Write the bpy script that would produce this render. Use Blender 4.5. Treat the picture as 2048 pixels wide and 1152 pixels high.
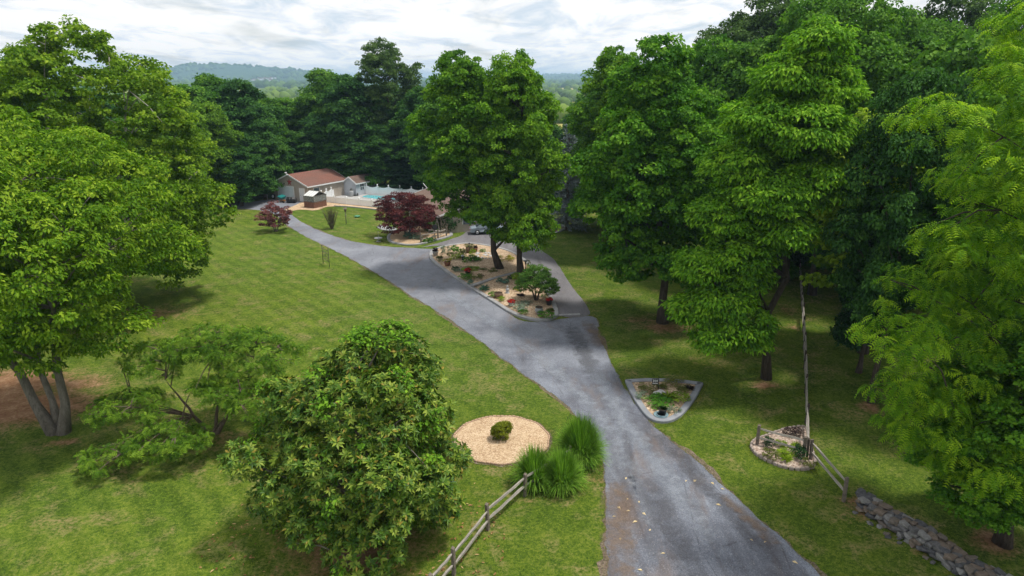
import bpy, bmesh, math, random
import numpy as np
from mathutils import Vector, Matrix, noise as mnoise

for o in list(bpy.data.objects):
    bpy.data.objects.remove(o)
SC = bpy.context.scene
COL = SC.collection
R = math.radians

# ------------------------------------------------------------------ camera
CAM_H = 19.0
PITCH = R(17.03)
FPX = 24.0 / 36.0 * 2048.0
cd = bpy.data.cameras.new('camera')
cd.sensor_width = 36.0
cd.lens = 24.0
cd.clip_end = 40000.0
cam = bpy.data.objects.new('camera', cd)
cam.location = (0, 0, CAM_H)
cam.rotation_euler = (R(90) - PITCH, 0, 0)
COL.objects.link(cam)
SC.camera = cam

# ------------------------------------------------------------------ sun, sky, exposure
SUN_EL, SUN_AZ = R(69), R(88)          # azimuth from +Y towards +X
sd = bpy.data.lights.new('sun', 'SUN')
sd.energy = 4.0
sd.angle = R(8)
sd.color = (1.0, 0.95, 0.86)
sun = bpy.data.objects.new('sun', sd)
dv = Vector((math.sin(SUN_AZ) * math.cos(SUN_EL), math.cos(SUN_AZ) * math.cos(SUN_EL), math.sin(SUN_EL)))
sun.rotation_euler = dv.to_track_quat('Z', 'Y').to_euler()
sun.location = (0, 0, 60)
COL.objects.link(sun)

W = bpy.data.worlds.new('World')
SC.world = W
W.use_nodes = True
wt = W.node_tree
wt.nodes.clear()
def wn(t, **k):
    n = wt.nodes.new(t)
    for a, b in k.items():
        setattr(n, a, b)
    return n
def wmath(op, a, b=None):
    n = wn('ShaderNodeMath', operation=op)
    for i, v in enumerate((a, b)):
        if v is None:
            continue
        if isinstance(v, (int, float)):
            n.inputs[i].default_value = v
        else:
            wt.links.new(v, n.inputs[i])
    return n.outputs[0]
def wramp(fac, stops):
    n = wn('ShaderNodeValToRGB')
    e = n.color_ramp.elements
    while len(e) < len(stops):
        e.new(0.5)
    for el, (p, c) in zip(e, stops):
        el.position = p
        el.color = (*c, 1)
    wt.links.new(fac, n.inputs[0])
    return n.outputs[0]
sky = wn('ShaderNodeTexSky', sky_type='NISHITA')
sky.sun_disc = False
sky.sun_elevation = SUN_EL
sky.sun_rotation = SUN_AZ
sky.air_density = 1.0
sky.dust_density = 1.5
tc = wn('ShaderNodeTexCoord')
sp = wn('ShaderNodeSeparateXYZ')
wt.links.new(tc.outputs['Generated'], sp.inputs[0])
zz = wmath('ADD', wmath('MAXIMUM', sp.outputs[2], 0.0), 0.105)
cb = wn('ShaderNodeCombineXYZ')
wt.links.new(wmath('MULTIPLY', wmath('DIVIDE', sp.outputs[0], zz), 1.0), cb.inputs[0])
wt.links.new(wmath('MULTIPLY', wmath('DIVIDE', sp.outputs[1], zz), 0.55), cb.inputs[1])
def wnoise(scale, detail, rough, off):
    m = wn('ShaderNodeMapping')
    m.inputs['Location'].default_value = off
    wt.links.new(cb.outputs[0], m.inputs[0])
    n = wn('ShaderNodeTexNoise')
    n.inputs['Scale'].default_value = scale
    n.inputs['Detail'].default_value = detail
    n.inputs['Roughness'].default_value = rough
    n.inputs['Distortion'].default_value = 0.5
    wt.links.new(m.outputs[0], n.inputs['Vector'])
    return n.outputs[0]
cover = wramp(wnoise(1.5, 10, 0.6, (3.1, 1.7, 0)), [(0.30, (0, 0, 0)), (0.47, (1, 1, 1))])
shade = wramp(wnoise(2.1, 12, 0.6, (7.7, 4.2, 1)), [(0.35, (0.70, 0.79, 0.88)), (0.44, (0.90, 0.93, 0.97)), (0.53, (1.10, 1.08, 1.06))])
bgs = wn('ShaderNodeBackground')
bgs.inputs[1].default_value = 0.11
wt.links.new(sky.outputs[0], bgs.inputs[0])
bgc = wn('ShaderNodeBackground')
bgc.inputs[1].default_value = 1.06
wt.links.new(shade, bgc.inputs[0])
mx = wn('ShaderNodeMixShader')
wt.links.new(wmath('ADD', wmath('MULTIPLY', cover, 0.42), 0.56), mx.inputs[0])
wt.links.new(bgs.outputs[0], mx.inputs[1])
wt.links.new(bgc.outputs[0], mx.inputs[2])
wo = wn('ShaderNodeOutputWorld')
wt.links.new(mx.outputs[0], wo.inputs[0])

SC.view_settings.view_transform = 'Standard'
SC.view_settings.look = 'None'
SC.view_settings.exposure = 0.0
SC.view_settings.gamma = 1.0
SC.view_settings.use_curve_mapping = False
cy = SC.cycles
cy.max_bounces = 5
cy.diffuse_bounces = 3
cy.glossy_bounces = 2
cy.transmission_bounces = 3
cy.transparent_max_bounces = 6
cy.volume_bounces = 0
cy.use_adaptive_sampling = True
cy.adaptive_threshold = 0.02
cy.sample_clamp_indirect = 6.0

# ------------------------------------------------------------------ helpers
rng = np.random.default_rng(11)
random.seed(5)

def depth_of(D, z):
    return D * math.cos(PITCH) + (CAM_H - z) * math.sin(PITCH)
def ground_at(px, py, z=0.0):
    """the point at height z seen at photo pixel (px, py)"""
    cx, cy_ = (px - 1024) / FPX, (576 - py) / FPX
    d = Vector((cx, math.cos(PITCH) + cy_ * math.sin(PITCH), -math.sin(PITCH) + cy_ * math.cos(PITCH)))
    t = (z - CAM_H) / d.z
    return Vector((d.x * t, d.y * t, z))
G = ground_at
def x_at(px, D, z=8.0):
    return (px - 1024) / FPX * depth_of(D, z)
def z_at(py, D):
    return CAM_H + D * math.tan(math.atan((576 - py) / FPX) - PITCH)

def tag(o, label=None, cat=None, group=None, kind=None):
    if label: o['label'] = label
    if cat: o['category'] = cat
    if group: o['group'] = group
    if kind: o['kind'] = kind
    return o
def empty(name, loc, rz=0.0, label=None, cat=None, group=None):
    o = bpy.data.objects.new(name, None)
    o.empty_display_size = 0.3
    o.location = loc
    o.rotation_euler = (0, 0, rz)
    COL.objects.link(o)
    return tag(o, label, cat, group)
def link(name, me, parent=None, loc=(0, 0, 0), rot=(0, 0, 0), scale=(1, 1, 1), mat=None):
    o = bpy.data.objects.new(name, me)
    COL.objects.link(o)
    o.location = loc
    o.rotation_euler = rot
    o.scale = scale
    if parent: o.parent = parent
    if mat:
        o.material_slots[0].link = 'OBJECT'
        o.material_slots[0].material = mat
    return o

def tri_mesh(name, V, F, mat, tint=None, smooth=False):
    V = np.ascontiguousarray(V, dtype=np.float32).reshape(-1, 3)
    F = np.ascontiguousarray(F, dtype=np.int32)
    k = F.shape[1]
    me = bpy.data.meshes.new(name)
    me.vertices.add(len(V))
    me.vertices.foreach_set('co', V.ravel())
    me.loops.add(F.size)
    me.loops.foreach_set('vertex_index', F.ravel())
    me.polygons.add(len(F))
    me.polygons.foreach_set('loop_start', np.arange(0, F.size, k, dtype=np.int32))
    if smooth:
        me.polygons.foreach_set('use_smooth', np.ones(len(F), dtype=bool))
    if tint is not None:
        a = me.attributes.new('tint', 'FLOAT_COLOR', 'POINT')
        a.data.foreach_set('color', np.ascontiguousarray(tint, dtype=np.float32).ravel())
    me.update(calc_edges=True)
    me.materials.append(mat)
    return me

class MB:
    """collects shapes, then links them as one mesh object"""
    def __init__(s):
        s.v, s.f, s.sm = [], [], []
    def add(s, vs, fs, smooth=False):
        b = len(s.v)
        s.v += [tuple(p) for p in vs]
        s.f += [tuple(i + b for i in q) for q in fs]
        s.sm += [smooth] * len(fs)
        return s
    def box(s, c, size, rz=0.0, M=None):
        hx, hy, hz = size[0] / 2, size[1] / 2, size[2] / 2
        vs = [Vector((x, y, z)) for z in (-hz, hz) for y in (-hy, hy) for x in (-hx, hx)]
        rot = M if M is not None else Matrix.Rotation(rz, 3, 'Z')
        vs = [rot @ p + Vector(c) for p in vs]
        return s.add(vs, [(0, 2, 3, 1), (4, 5, 7, 6), (0, 1, 5, 4), (2, 6, 7, 3), (0, 4, 6, 2), (1, 3, 7, 5)])
    def bar(s, a, b, w, h, w2=None, h2=None):
        """a bar from a to b with a rectangular section, tapering to w2 x h2"""
        a, b = Vector(a), Vector(b)
        d = (b - a).normalized()
        up = Vector((0, 0, 1)) if abs(d.z) < 0.95 else Vector((0, 1, 0))
        sx = d.cross(up).normalized(); sz = sx.cross(d)
        w2 = w if w2 is None else w2; h2 = h if h2 is None else h2
        vs = []
        for p, ww, hh in ((a, w, h), (b, w2, h2)):
            for i, j in ((-1, -1), (1, -1), (1, 1), (-1, 1)):
                vs.append(p + sx * i * ww / 2 + sz * j * hh / 2)
        return s.add(vs, [(3, 2, 1, 0), (4, 5, 6, 7), (0, 1, 5, 4), (1, 2, 6, 5), (2, 3, 7, 6), (3, 0, 4, 7)])
    def tube(s, pts, rad, seg=8, cap=True):
        pts = [Vector(p) for p in pts]
        n = len(pts)
        vs, fs = [], []
        ref = None
        for i, p in enumerate(pts):
            d = (pts[min(i + 1, n - 1)] - pts[max(i - 1, 0)]).normalized()
            if ref is None:
                ref = Vector((1, 0, 0)) if abs(d.x) < 0.8 else Vector((0, 1, 0))
            u = (ref - d * ref.dot(d)).normalized(); v = d.cross(u); ref = u
            for k in range(seg):
                a = 2 * math.pi * k / seg
                vs.append(p + (u * math.cos(a) + v * math.sin(a)) * rad[i])
        for i in range(n - 1):
            for k in range(seg):
                k2 = (k + 1) % seg
                fs.append((i * seg + k, i * seg + k2, (i + 1) * seg + k2, (i + 1) * seg + k))
        s.add(vs, fs, True)
        if cap:
            b = len(s.v) - len(vs)
            s.f.append(tuple(b + k for k in reversed(range(seg)))); s.sm.append(False)
            s.f.append(tuple(b + (n - 1) * seg + k for k in range(seg))); s.sm.append(False)
        return s
    def lathe(s, prof, c=(0, 0, 0), seg=16, smooth=True):
        vs, fs = [], []
        for r, z in prof:
            for k in range(seg):
                a = 2 * math.pi * k / seg
                vs.append((c[0] + r * math.cos(a), c[1] + r * math.sin(a), c[2] + z))
        for i in range(len(prof) - 1):
            for k in range(seg):
                k2 = (k + 1) % seg
                fs.append((i * seg + k, i * seg + k2, (i + 1) * seg + k2, (i + 1) * seg + k))
        fs.append(tuple(reversed(range(seg))))
        fs.append(tuple((len(prof) - 1) * seg + k for k in range(seg)))
        return s.add(vs, fs, smooth)
    def prism(s, poly, z0, z1):
        n = len(poly)
        vs = [(p[0], p[1], z0) for p in poly] + [(p[0], p[1], z1) for p in poly]
        fs = [tuple(reversed(range(n))), tuple(range(n, 2 * n))]
        fs += [(i, (i + 1) % n, n + (i + 1) % n, n + i) for i in range(n)]
        return s.add(vs, fs)
    def mesh(s, name, mat):
        me = bpy.data.meshes.new(name)
        me.from_pydata(s.v, [], s.f)
        me.polygons.foreach_set('use_smooth', s.sm)
        me.materials.append(mat)
        me.update()
        return me
    def build(s, name, mat, parent=None, loc=(0, 0, 0), rot=(0, 0, 0)):
        return link(name, s.mesh(name, mat), parent, loc, rot)

# ------------------------------------------------------------------ materials
class NT:
    def __init__(s, name):
        s.m = bpy.data.materials.new(name)
        s.m.use_nodes = True
        s.t = s.m.node_tree
        s.t.nodes.clear()
        s.out = s.n('ShaderNodeOutputMaterial')
    def n(s, typ, **k):
        x = s.t.nodes.new(typ)
        for a, b in k.items(): setattr(x, a, b)
        return x
    def set(s, sock, v):
        if isinstance(v, (int, float)): sock.default_value = v
        elif isinstance(v, (tuple, list)): sock.default_value = (*v, 1) if len(sock.default_value) == 4 and len(v) == 3 else v
        else: s.t.links.new(v, sock)
    def math(s, op, a, b=None, c=None, clamp=False):
        x = s.n('ShaderNodeMath', operation=op); x.use_clamp = clamp
        for i, v in enumerate((a, b, c)):
            if v is not None: s.set(x.inputs[i], v)
        return x.outputs[0]
    def coord(s, kind='Object'):
        return s.n('ShaderNodeTexCoord').outputs[kind]
    def pos(s):
        return s.map(s.n('ShaderNodeNewGeometry').outputs['Position'], loc=(3.71, 1.93, 13.37))   # off the noise lattice planes
    def map(s, vec, scale=(1, 1, 1), rot=(0, 0, 0), loc=(0, 0, 0)):
        x = s.n('ShaderNodeMapping')
        x.inputs['Scale'].default_value = scale; x.inputs['Rotation'].default_value = rot; x.inputs['Location'].default_value = loc
        s.t.links.new(vec, x.inputs[0])
        return x.outputs[0]
    def noise(s, vec, scale, detail=3, rough=0.55, dist=0.0):
        x = s.n('ShaderNodeTexNoise')
        s.t.links.new(vec, x.inputs['Vector'])
        for k, v in (('Scale', scale), ('Detail', detail), ('Roughness', rough), ('Distortion', dist)): x.inputs[k].default_value = v
        return x.outputs[0]
    def voro(s, vec, scale, out='Color', feat='F1'):
        x = s.n('ShaderNodeTexVoronoi', feature=feat)
        s.t.links.new(vec, x.inputs['Vector']); x.inputs['Scale'].default_value = scale
        return x.outputs[out]
    def ramp(s, fac, stops):
        x = s.n('ShaderNodeValToRGB'); e = x.color_ramp.elements
        while len(e) < len(stops): e.new(0.5)
        for el, (p, c) in zip(e, stops):
            el.position = p
            el.color = (c, c, c, 1) if isinstance(c, (int, float)) else (*c, 1)
        s.t.links.new(fac, x.inputs[0])
        return x.outputs[0]
    def mix(s, fac, a, b, blend='MIX'):
        x = s.n('ShaderNodeMix', data_type='RGBA', blend_type=blend)
        s.set(x.inputs[0], fac); s.set(x.inputs[6], a); s.set(x.inputs[7], b)
        return x.outputs[2]
    def bump(s, h, strength=0.5, dist=0.05):
        x = s.n('ShaderNodeBump')
        x.inputs['Strength'].default_value = strength; x.inputs['Distance'].default_value = dist
        s.t.links.new(h, x.inputs['Height'])
        return x.outputs[0]
    def bsdf(s, color, rough=0.7, normal=None, spec=0.3, metal=0.0, **k):
        b = s.n('ShaderNodeBsdfPrincipled')
        s.set(b.inputs['Base Color'], color); s.set(b.inputs['Roughness'], rough)
        b.inputs['Specular IOR Level'].default_value = spec
        b.inputs['Metallic'].default_value = metal
        if normal is not None: s.t.links.new(normal, b.inputs['Normal'])
        for a, v in k.items(): s.set(b.inputs[a], v)
        return b.outputs[0]
    def done(s, sh):
        s.t.links.new(sh, s.out.inputs[0])
        return s.m

def rough_mat(name, c1, c2, scale=3.0, rough=0.75, bump=0.25, fine=25.0, spec=0.25, metal=0.0, stretch=(1, 1, 1), coord='Object'):
    t = NT(name)
    v = t.map(t.coord(coord), stretch)
    a = t.noise(v, scale, 4)
    b = t.noise(v, fine, 3)
    f = t.math('ADD', t.math('MULTIPLY', a, 0.65), t.math('MULTIPLY', b, 0.35))
    col = t.ramp(f, [(0.33, c1), (0.67, c2)])
    return t.done(t.bsdf(col, rough, t.bump(b, bump, 0.03), spec, metal))

def leaf_mat(name, dark, mid, light, trans=0.3, rough=0.6, spec=0.07, coat=None):
    t = NT(name)
    a = t.n('ShaderNodeAttribute', attribute_name='tint')
    s = t.n('ShaderNodeSeparateColor')
    t.t.links.new(a.outputs['Color'], s.inputs[0])
    f = t.math('ADD', t.math('MULTIPLY', s.outputs[0], 0.45), t.math('MULTIPLY', s.outputs[1], 0.55))
    oi = t.n('ShaderNodeObjectInfo')
    f = t.math('ADD', f, t.math('MULTIPLY_ADD', oi.outputs['Random'], 0.16, -0.08))
    stops = [(0.18, dark), (0.5, mid), (0.84, light)]
    col = t.ramp(f, stops)
    if coat:                       # some leaves of another colour (old or new growth)
        pick = t.ramp(s.outputs[2], [(coat[0], 0.0), (coat[0] + 0.03, 1.0)])
        col = t.mix(pick, col, coat[1])
    d = t.bsdf(col, rough, None, spec)
    tr = t.n('ShaderNodeBsdfTranslucent')
    t.t.links.new(t.mix(1.0, col, (1.25, 1.45, 0.6), 'MULTIPLY'), tr.inputs[0])
    m = t.n('ShaderNodeMixShader')
    m.inputs[0].default_value = trans
    t.t.links.new(d, m.inputs[1]); t.t.links.new(tr.outputs[0], m.inputs[2])
    return t.done(m.outputs[0])

M = {}
M['sycamore'] = leaf_mat('sycamore_leaf', (0.070, 0.150, 0.009), (0.155, 0.270, 0.016), (0.32, 0.43, 0.04))
M['locust'] = leaf_mat('locust_leaf', (0.055, 0.135, 0.008), (0.130, 0.250, 0.013), (0.29, 0.41, 0.03))
M['open_leaf'] = leaf_mat('open_tree_leaf', (0.040, 0.105, 0.010), (0.095, 0.195, 0.016), (0.20, 0.32, 0.03))
M['maple'] = leaf_mat('maple_leaf', (0.032, 0.105, 0.010), (0.075, 0.205, 0.016), (0.17, 0.34, 0.026))
M['maple_bright'] = leaf_mat('bright_maple_leaf', (0.045, 0.13, 0.010), (0.105, 0.24, 0.015), (0.21, 0.37, 0.025))
M['walnut'] = leaf_mat('walnut_leaf', (0.055, 0.155, 0.010), (0.125, 0.29, 0.016), (0.25, 0.44, 0.028))
M['walnut_gold'] = leaf_mat('yellow_walnut_leaf', (0.045, 0.135, 0.008), (0.125, 0.265, 0.012), (0.30, 0.45, 0.02), trans=0.36)
M['wood_dark'] = leaf_mat('dark_wood_leaf', (0.024, 0.072, 0.020), (0.050, 0.138, 0.028), (0.105, 0.225, 0.038))
M['wood_mid'] = leaf_mat('mid_wood_leaf', (0.036, 0.105, 0.016), (0.078, 0.19, 0.022), (0.155, 0.30, 0.032))
M['wood_light'] = leaf_mat('light_wood_leaf', (0.065, 0.145, 0.012), (0.13, 0.25, 0.020), (0.23, 0.37, 0.035))
M['poplar'] = leaf_mat('poplar_leaf', (0.10, 0.19, 0.013), (0.20, 0.31, 0.018), (0.35, 0.46, 0.04), trans=0.3, rough=0.4)
M['oak'] = leaf_mat('oak_leaf', (0.035, 0.065, 0.022), (0.060, 0.115, 0.030), (0.11, 0.185, 0.045))
M['holly'] = leaf_mat('holly_leaf', (0.010, 0.034, 0.014), (0.020, 0.060, 0.020), (0.042, 0.10, 0.028), trans=0.1, rough=0.35)
M['magnolia'] = leaf_mat('magnolia_leaf', (0.028, 0.078, 0.009), (0.072, 0.150, 0.014), (0.26, 0.33, 0.045), trans=0.15, rough=0.42, spec=0.16, coat=(0.95, (0.28, 0.22, 0.04)))
M['vine'] = leaf_mat('vine_leaf', (0.055, 0.14, 0.012), (0.115, 0.25, 0.018), (0.22, 0.40, 0.03))
M['redleaf'] = leaf_mat('red_maple_leaf', (0.045, 0.012, 0.016), (0.105, 0.026, 0.032), (0.21, 0.065, 0.065), trans=0.25)
M['plumleaf'] = leaf_mat('plum_leaf', (0.10, 0.034, 0.042), (0.19, 0.070, 0.076), (0.32, 0.14, 0.13), trans=0.25)
M['jap_green'] = leaf_mat('fine_green_leaf', (0.05, 0.12, 0.022), (0.10, 0.21, 0.036), (0.19, 0.32, 0.06))
M['spruce'] = leaf_mat('blue_spruce_needle', (0.10, 0.13, 0.145), (0.22, 0.27, 0.29), (0.42, 0.48, 0.50), trans=0.05)
M['pine'] = leaf_mat('dark_pine_needle', (0.012, 0.035, 0.018), (0.022, 0.055, 0.026), (0.045, 0.09, 0.036), trans=0.05)
M['grassblade'] = leaf_mat('tall_grass_blade', (0.045, 0.125, 0.012), (0.115, 0.25, 0.022), (0.28, 0.46, 0.065), trans=0.3)
M['sh_green'] = leaf_mat('shrub_green', (0.035, 0.11, 0.012), (0.07, 0.19, 0.018), (0.13, 0.29, 0.03))
M['sh_lime'] = leaf_mat('shrub_lime', (0.10, 0.17, 0.015), (0.19, 0.29, 0.02), (0.33, 0.44, 0.05))
M['sh_gold'] = leaf_mat('shrub_gold', (0.17, 0.16, 0.015), (0.30, 0.28, 0.02), (0.45, 0.42, 0.05))
M['sh_dark'] = leaf_mat('shrub_dark', (0.012, 0.038, 0.014), (0.025, 0.07, 0.022), (0.05, 0.11, 0.035), trans=0.1)
M['sh_silver'] = leaf_mat('shrub_silver', (0.10, 0.15, 0.10), (0.18, 0.24, 0.17), (0.29, 0.35, 0.27), trans=0.15)
M['sh_teal'] = leaf_mat('shrub_teal', (0.035, 0.10, 0.075), (0.07, 0.17, 0.12), (0.14, 0.26, 0.19), trans=0.15)
M['sh_plum'] = leaf_mat('shrub_plum', (0.018, 0.012, 0.014), (0.035, 0.022, 0.022), (0.07, 0.045, 0.035), trans=0.1)
M['sh_olive'] = leaf_mat('shrub_olive', (0.07, 0.085, 0.022), (0.12, 0.14, 0.035), (0.20, 0.22, 0.06))
M['sh_globe'] = leaf_mat('globe_gold_leaf', (0.09, 0.115, 0.010), (0.17, 0.20, 0.014), (0.29, 0.32, 0.03))
M['red_flower'] = leaf_mat('red_petal', (0.22, 0.012, 0.012), (0.40, 0.022, 0.018), (0.55, 0.06, 0.03), trans=0.2)
M['purple'] = leaf_mat('dark_foliage', (0.03, 0.02, 0.03), (0.06, 0.035, 0.05), (0.1, 0.07, 0.08), trans=0.1)

def bark(name, c1, c2):
    return rough_mat(name, c1, c2, 2.0, 0.9, 0.8, 9.0, 0.1, stretch=(3, 3, 0.7))
M['bark_grey'] = bark('grey_bark', (0.10, 0.085, 0.07), (0.24, 0.22, 0.19))
M['bark_pale'] = bark('pale_sycamore_bark', (0.20, 0.18, 0.15), (0.52, 0.49, 0.43))
M['bark_dark'] = bark('dark_bark', (0.035, 0.027, 0.022), (0.11, 0.09, 0.075))
M['bark_brown'] = bark('brown_bark', (0.075, 0.055, 0.04), (0.19, 0.15, 0.115))

M['rail'] = rough_mat('weathered_rail', (0.17, 0.15, 0.13), (0.44, 0.41, 0.37), 3.0, 0.9, 0.6, 22, 0.1, stretch=(1, 1, 1))
M['post'] = rough_mat('weathered_post', (0.085, 0.070, 0.058), (0.24, 0.205, 0.17), 4.0, 0.95, 0.6, 22, 0.1)
M['post_dark'] = rough_mat('dark_post', (0.035, 0.028, 0.024), (0.11, 0.09, 0.075), 4.0, 0.95, 0.6, 22, 0.1)
M['concrete'] = rough_mat('grey_concrete', (0.20, 0.20, 0.205), (0.36, 0.36, 0.365), 1.6, 0.9, 0.3, 30, 0.2)
M['concrete_blue'] = rough_mat('blue_grey_concrete', (0.17, 0.18, 0.20), (0.29, 0.305, 0.335), 1.4, 0.9, 0.3, 30, 0.2)
M['concrete_pale'] = rough_mat('pale_concrete', (0.32, 0.315, 0.31), (0.46, 0.455, 0.445), 0.8, 0.9, 0.15, 20, 0.2)
M['edging'] = rough_mat('edging_block', (0.24, 0.19, 0.165), (0.42, 0.36, 0.325), 5.0, 0.9, 0.4, 40, 0.15)
M['edging_tan'] = rough_mat('tan_edging_block', (0.33, 0.21, 0.14), (0.50, 0.36, 0.25), 5.0, 0.9, 0.4, 40, 0.15)
M['white_vinyl'] = rough_mat('white_vinyl', (0.80, 0.82, 0.84), (0.88, 0.89, 0.90), 0.6, 0.45, 0.02, 8, 0.4)
M['white_paint'] = rough_mat('white_paint', (0.66, 0.68, 0.69), (0.80, 0.81, 0.82), 1.2, 0.5, 0.05, 20, 0.3)
M['black'] = rough_mat('black_metal', (0.012, 0.012, 0.013), (0.03, 0.03, 0.032), 6, 0.5, 0.1, 30, 0.4)
M['black_plastic'] = rough_mat('black_plastic', (0.015, 0.015, 0.016), (0.035, 0.035, 0.036), 4, 0.45, 0.05, 30, 0.4)
M['dark_metal'] = rough_mat('dark_green_metal', (0.03, 0.035, 0.03), (0.07, 0.075, 0.065), 5, 0.6, 0.1, 30, 0.4)
M['text_white'] = rough_mat('white_lettering', (0.8, 0.8, 0.8), (0.86, 0.86, 0.86), 2, 0.5, 0, 10)
M['terracotta'] = rough_mat('terracotta', (0.22, 0.10, 0.065), (0.36, 0.18, 0.12), 5, 0.9, 0.2, 30, 0.15)
M['barrel'] = rough_mat('barrel_wood', (0.10, 0.06, 0.04), (0.20, 0.13, 0.085), 6, 0.85, 0.4, 30, 0.15, stretch=(4, 4, 0.6))
M['galv'] = rough_mat('galvanised_metal', (0.28, 0.29, 0.31), (0.48, 0.50, 0.52), 4, 0.45, 0.1, 30, 0.5, metal=0.6)
M['grey_pot'] = rough_mat('grey_stoneware', (0.26, 0.27, 0.28), (0.42, 0.43, 0.44), 4, 0.6, 0.1, 30, 0.3)
M['soil'] = rough_mat('potting_soil', (0.025, 0.018, 0.012), (0.07, 0.05, 0.035), 12, 1.0, 0.6, 50, 0.05)
M['teal_plastic'] = rough_mat('teal_plastic', (0.01, 0.14, 0.14), (0.02, 0.22, 0.21), 3, 0.4, 0.03, 20, 0.5)
M['orange_wood'] = rough_mat('orange_wood', (0.36, 0.16, 0.06), (0.52, 0.27, 0.11), 5, 0.7, 0.2, 30, 0.2)
M['rubber'] = rough_mat('black_rubber', (0.012, 0.012, 0.012), (0.028, 0.028, 0.028), 8, 0.8, 0.2, 40, 0.2)
M['blue_dish'] = rough_mat('blue_grey_glaze', (0.12, 0.20, 0.24), (0.25, 0.36, 0.40), 6, 0.35, 0.1, 30, 0.5)
M['rock'] = rough_mat('pale_rock', (0.30, 0.30, 0.31), (0.55, 0.54, 0.53), 5, 0.9, 0.7, 30, 0.2)
M['star'] = rough_mat('barn_red_paint', (0.20, 0.025, 0.025), (0.34, 0.05, 0.045), 3, 0.6, 0.1, 30, 0.3)
M['green_lid'] = rough_mat('green_plastic_lid', (0.05, 0.22, 0.12), (0.09, 0.32, 0.18), 4, 0.5, 0.05, 30, 0.4)
M['brass'] = rough_mat('tan_panel', (0.52, 0.46, 0.34), (0.66, 0.60, 0.46), 2, 0.7, 0.05, 20, 0.3)

# ------------------------------------------------------------------ setting: ground
def smoothstep(a, b, x):
    t = np.clip((x - a) / (b - a), 0, 1)
    return t * t * (3 - 2 * t)

HILLS = [  # photo pixel, distance, height, half width across, half depth
    (395, 4600, 70, 330, 560), (300, 4900, 44, 500, 500), (560, 4400, 62, 360, 520), (480, 4700, 52, 400, 520), (150, 4700, 30, 600, 480),
    (650, 4000, 24, 420, 380), (0, 5000, 24, 900, 500), (1110, 6800, 66, 900, 700), (1230, 5200, 58, 450, 560),
    (1360, 6200, 40, 700, 600), (900, 5600, 22, 700, 500), (740, 5000, 20, 500, 500), (1600, 5600, 30, 1200, 600),
    (2050, 5600, 30, 1200, 600), (-300, 5200, 34, 1200, 700), (1225, 3300, 8, 260, 300), (480, 2900, 6, 420, 300)]
HC = [((p - 1024) / FPX * d * math.cos(PITCH), d, h, a, b) for p, d, h, a, b in HILLS]
def terrain(x, y):
    r = np.hypot(x, y)
    z = -7.0 * smoothstep(170, 520, r) * (1 - 0.4 * smoothstep(900, 2500, r))
    z = z + smoothstep(250, 900, r) * 3.0 * np.sin(x / 190.0 + 1.3) * np.cos(y / 260.0)
    for cx, cy2, h, a, b in HC:
        z = z + h * np.exp(-((x - cx) / a) ** 2 - ((y - cy2) / b) ** 2)
    z = z + smoothstep(1800, 3000, r) * (6 * np.sin(x / 230.0) * np.sin(y / 310.0 + 2) + 3 * np.sin(x / 90.0 + y / 130.0))
    return z

def axis(lo, hi, step, far, k):
    a = list(np.arange(lo, hi + 1e-6, step))
    s = step; p = hi
    while p < far:
        s *= k; p += s; a.append(p)
    s = step; p = lo; b = []
    while p > -far:
        s *= k; p -= s; b.append(p)
    return np.array(b[::-1] + a)
gx = axis(-62, 60, 0.9, 10500, 1.12)
gy = axis(8, 132, 0.9, 10500, 1.12)
X, Y = np.meshgrid(gx, gy)
Z = terrain(X, Y)
nx, ny = len(gx), len(gy)
V = np.stack([X.ravel(), Y.ravel(), Z.ravel()], 1)
I = (np.arange(ny - 1)[:, None] * nx + np.arange(nx - 1)[None, :]).ravel()
F = np.stack([I, I + 1, I + 1 + nx, I + nx], 1)

# bare soil, worn and shaded-out patches (photo pixel of the middle, radius across m, along m, weight)
SOIL = [(30, 815, 5.5, 2.6, 1.1), (150, 770, 3.0, 2.0, .7), (10, 770, 5, 3, 1), (125, 885, 1.0, .7, .8), (1530, 770, 1.0, .9, .9), (1742, 815, 1.0, .9, .9),
        (1985, 1085, 1.1, .9, 1), (1330, 655, 2.3, 1.6, .75), (1280, 640, 2, 1.3, .6), (1420, 660, 2.2, 1.3, .6), (1575, 620, .9, 2.0, .65), (1585, 655, .7, 1.4, .6),
        (1380, 600, 3, 2, .4), (700, 1100, 3.6, 2.6, .75), (850, 1065, 1.0, .6, .6), (900, 960, .7, .5, .55), (975, 1065, .5, .35, .9), (912, 1125, .5, .4, .8), (905, 1150, .6, .3, .8),
        (1050, 1000, .55, .3, .7), (1195, 955, .8, .8, .7), (430, 880, 2.6, 1.6, .55), (330, 830, 1.6, 1.0, .45), (290, 630, 6, 3, .5),
        (1710, 1010, .8, 1.0, .9), (1835, 1105, .6, .6, .55), (1665, 1060, 1.1, .5, .5), (1620, 985, .9, .35, .4), (1640, 760, .5, .3, .7), (1720, 1040, 1, 1.2, .4),
        (760, 450, 2.5, 3.0, .35), (1140, 440, 3, 3, .3), (560, 470, 1, 1, .3), (1660, 495, 2.5, 3.5, .6), (1390, 720, 1.6, .8, .4), (1480, 690, 2, 1, .4)]
soil = np.zeros(len(V), dtype=np.float32)
for px, py, a, b, w in SOIL:
    c = G(px, py)
    soil = np.maximum(soil, w * np.exp(-(((V[:, 0] - c.x) / a) ** 2 + ((V[:, 1] - c.y) / b) ** 2)))

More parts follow.
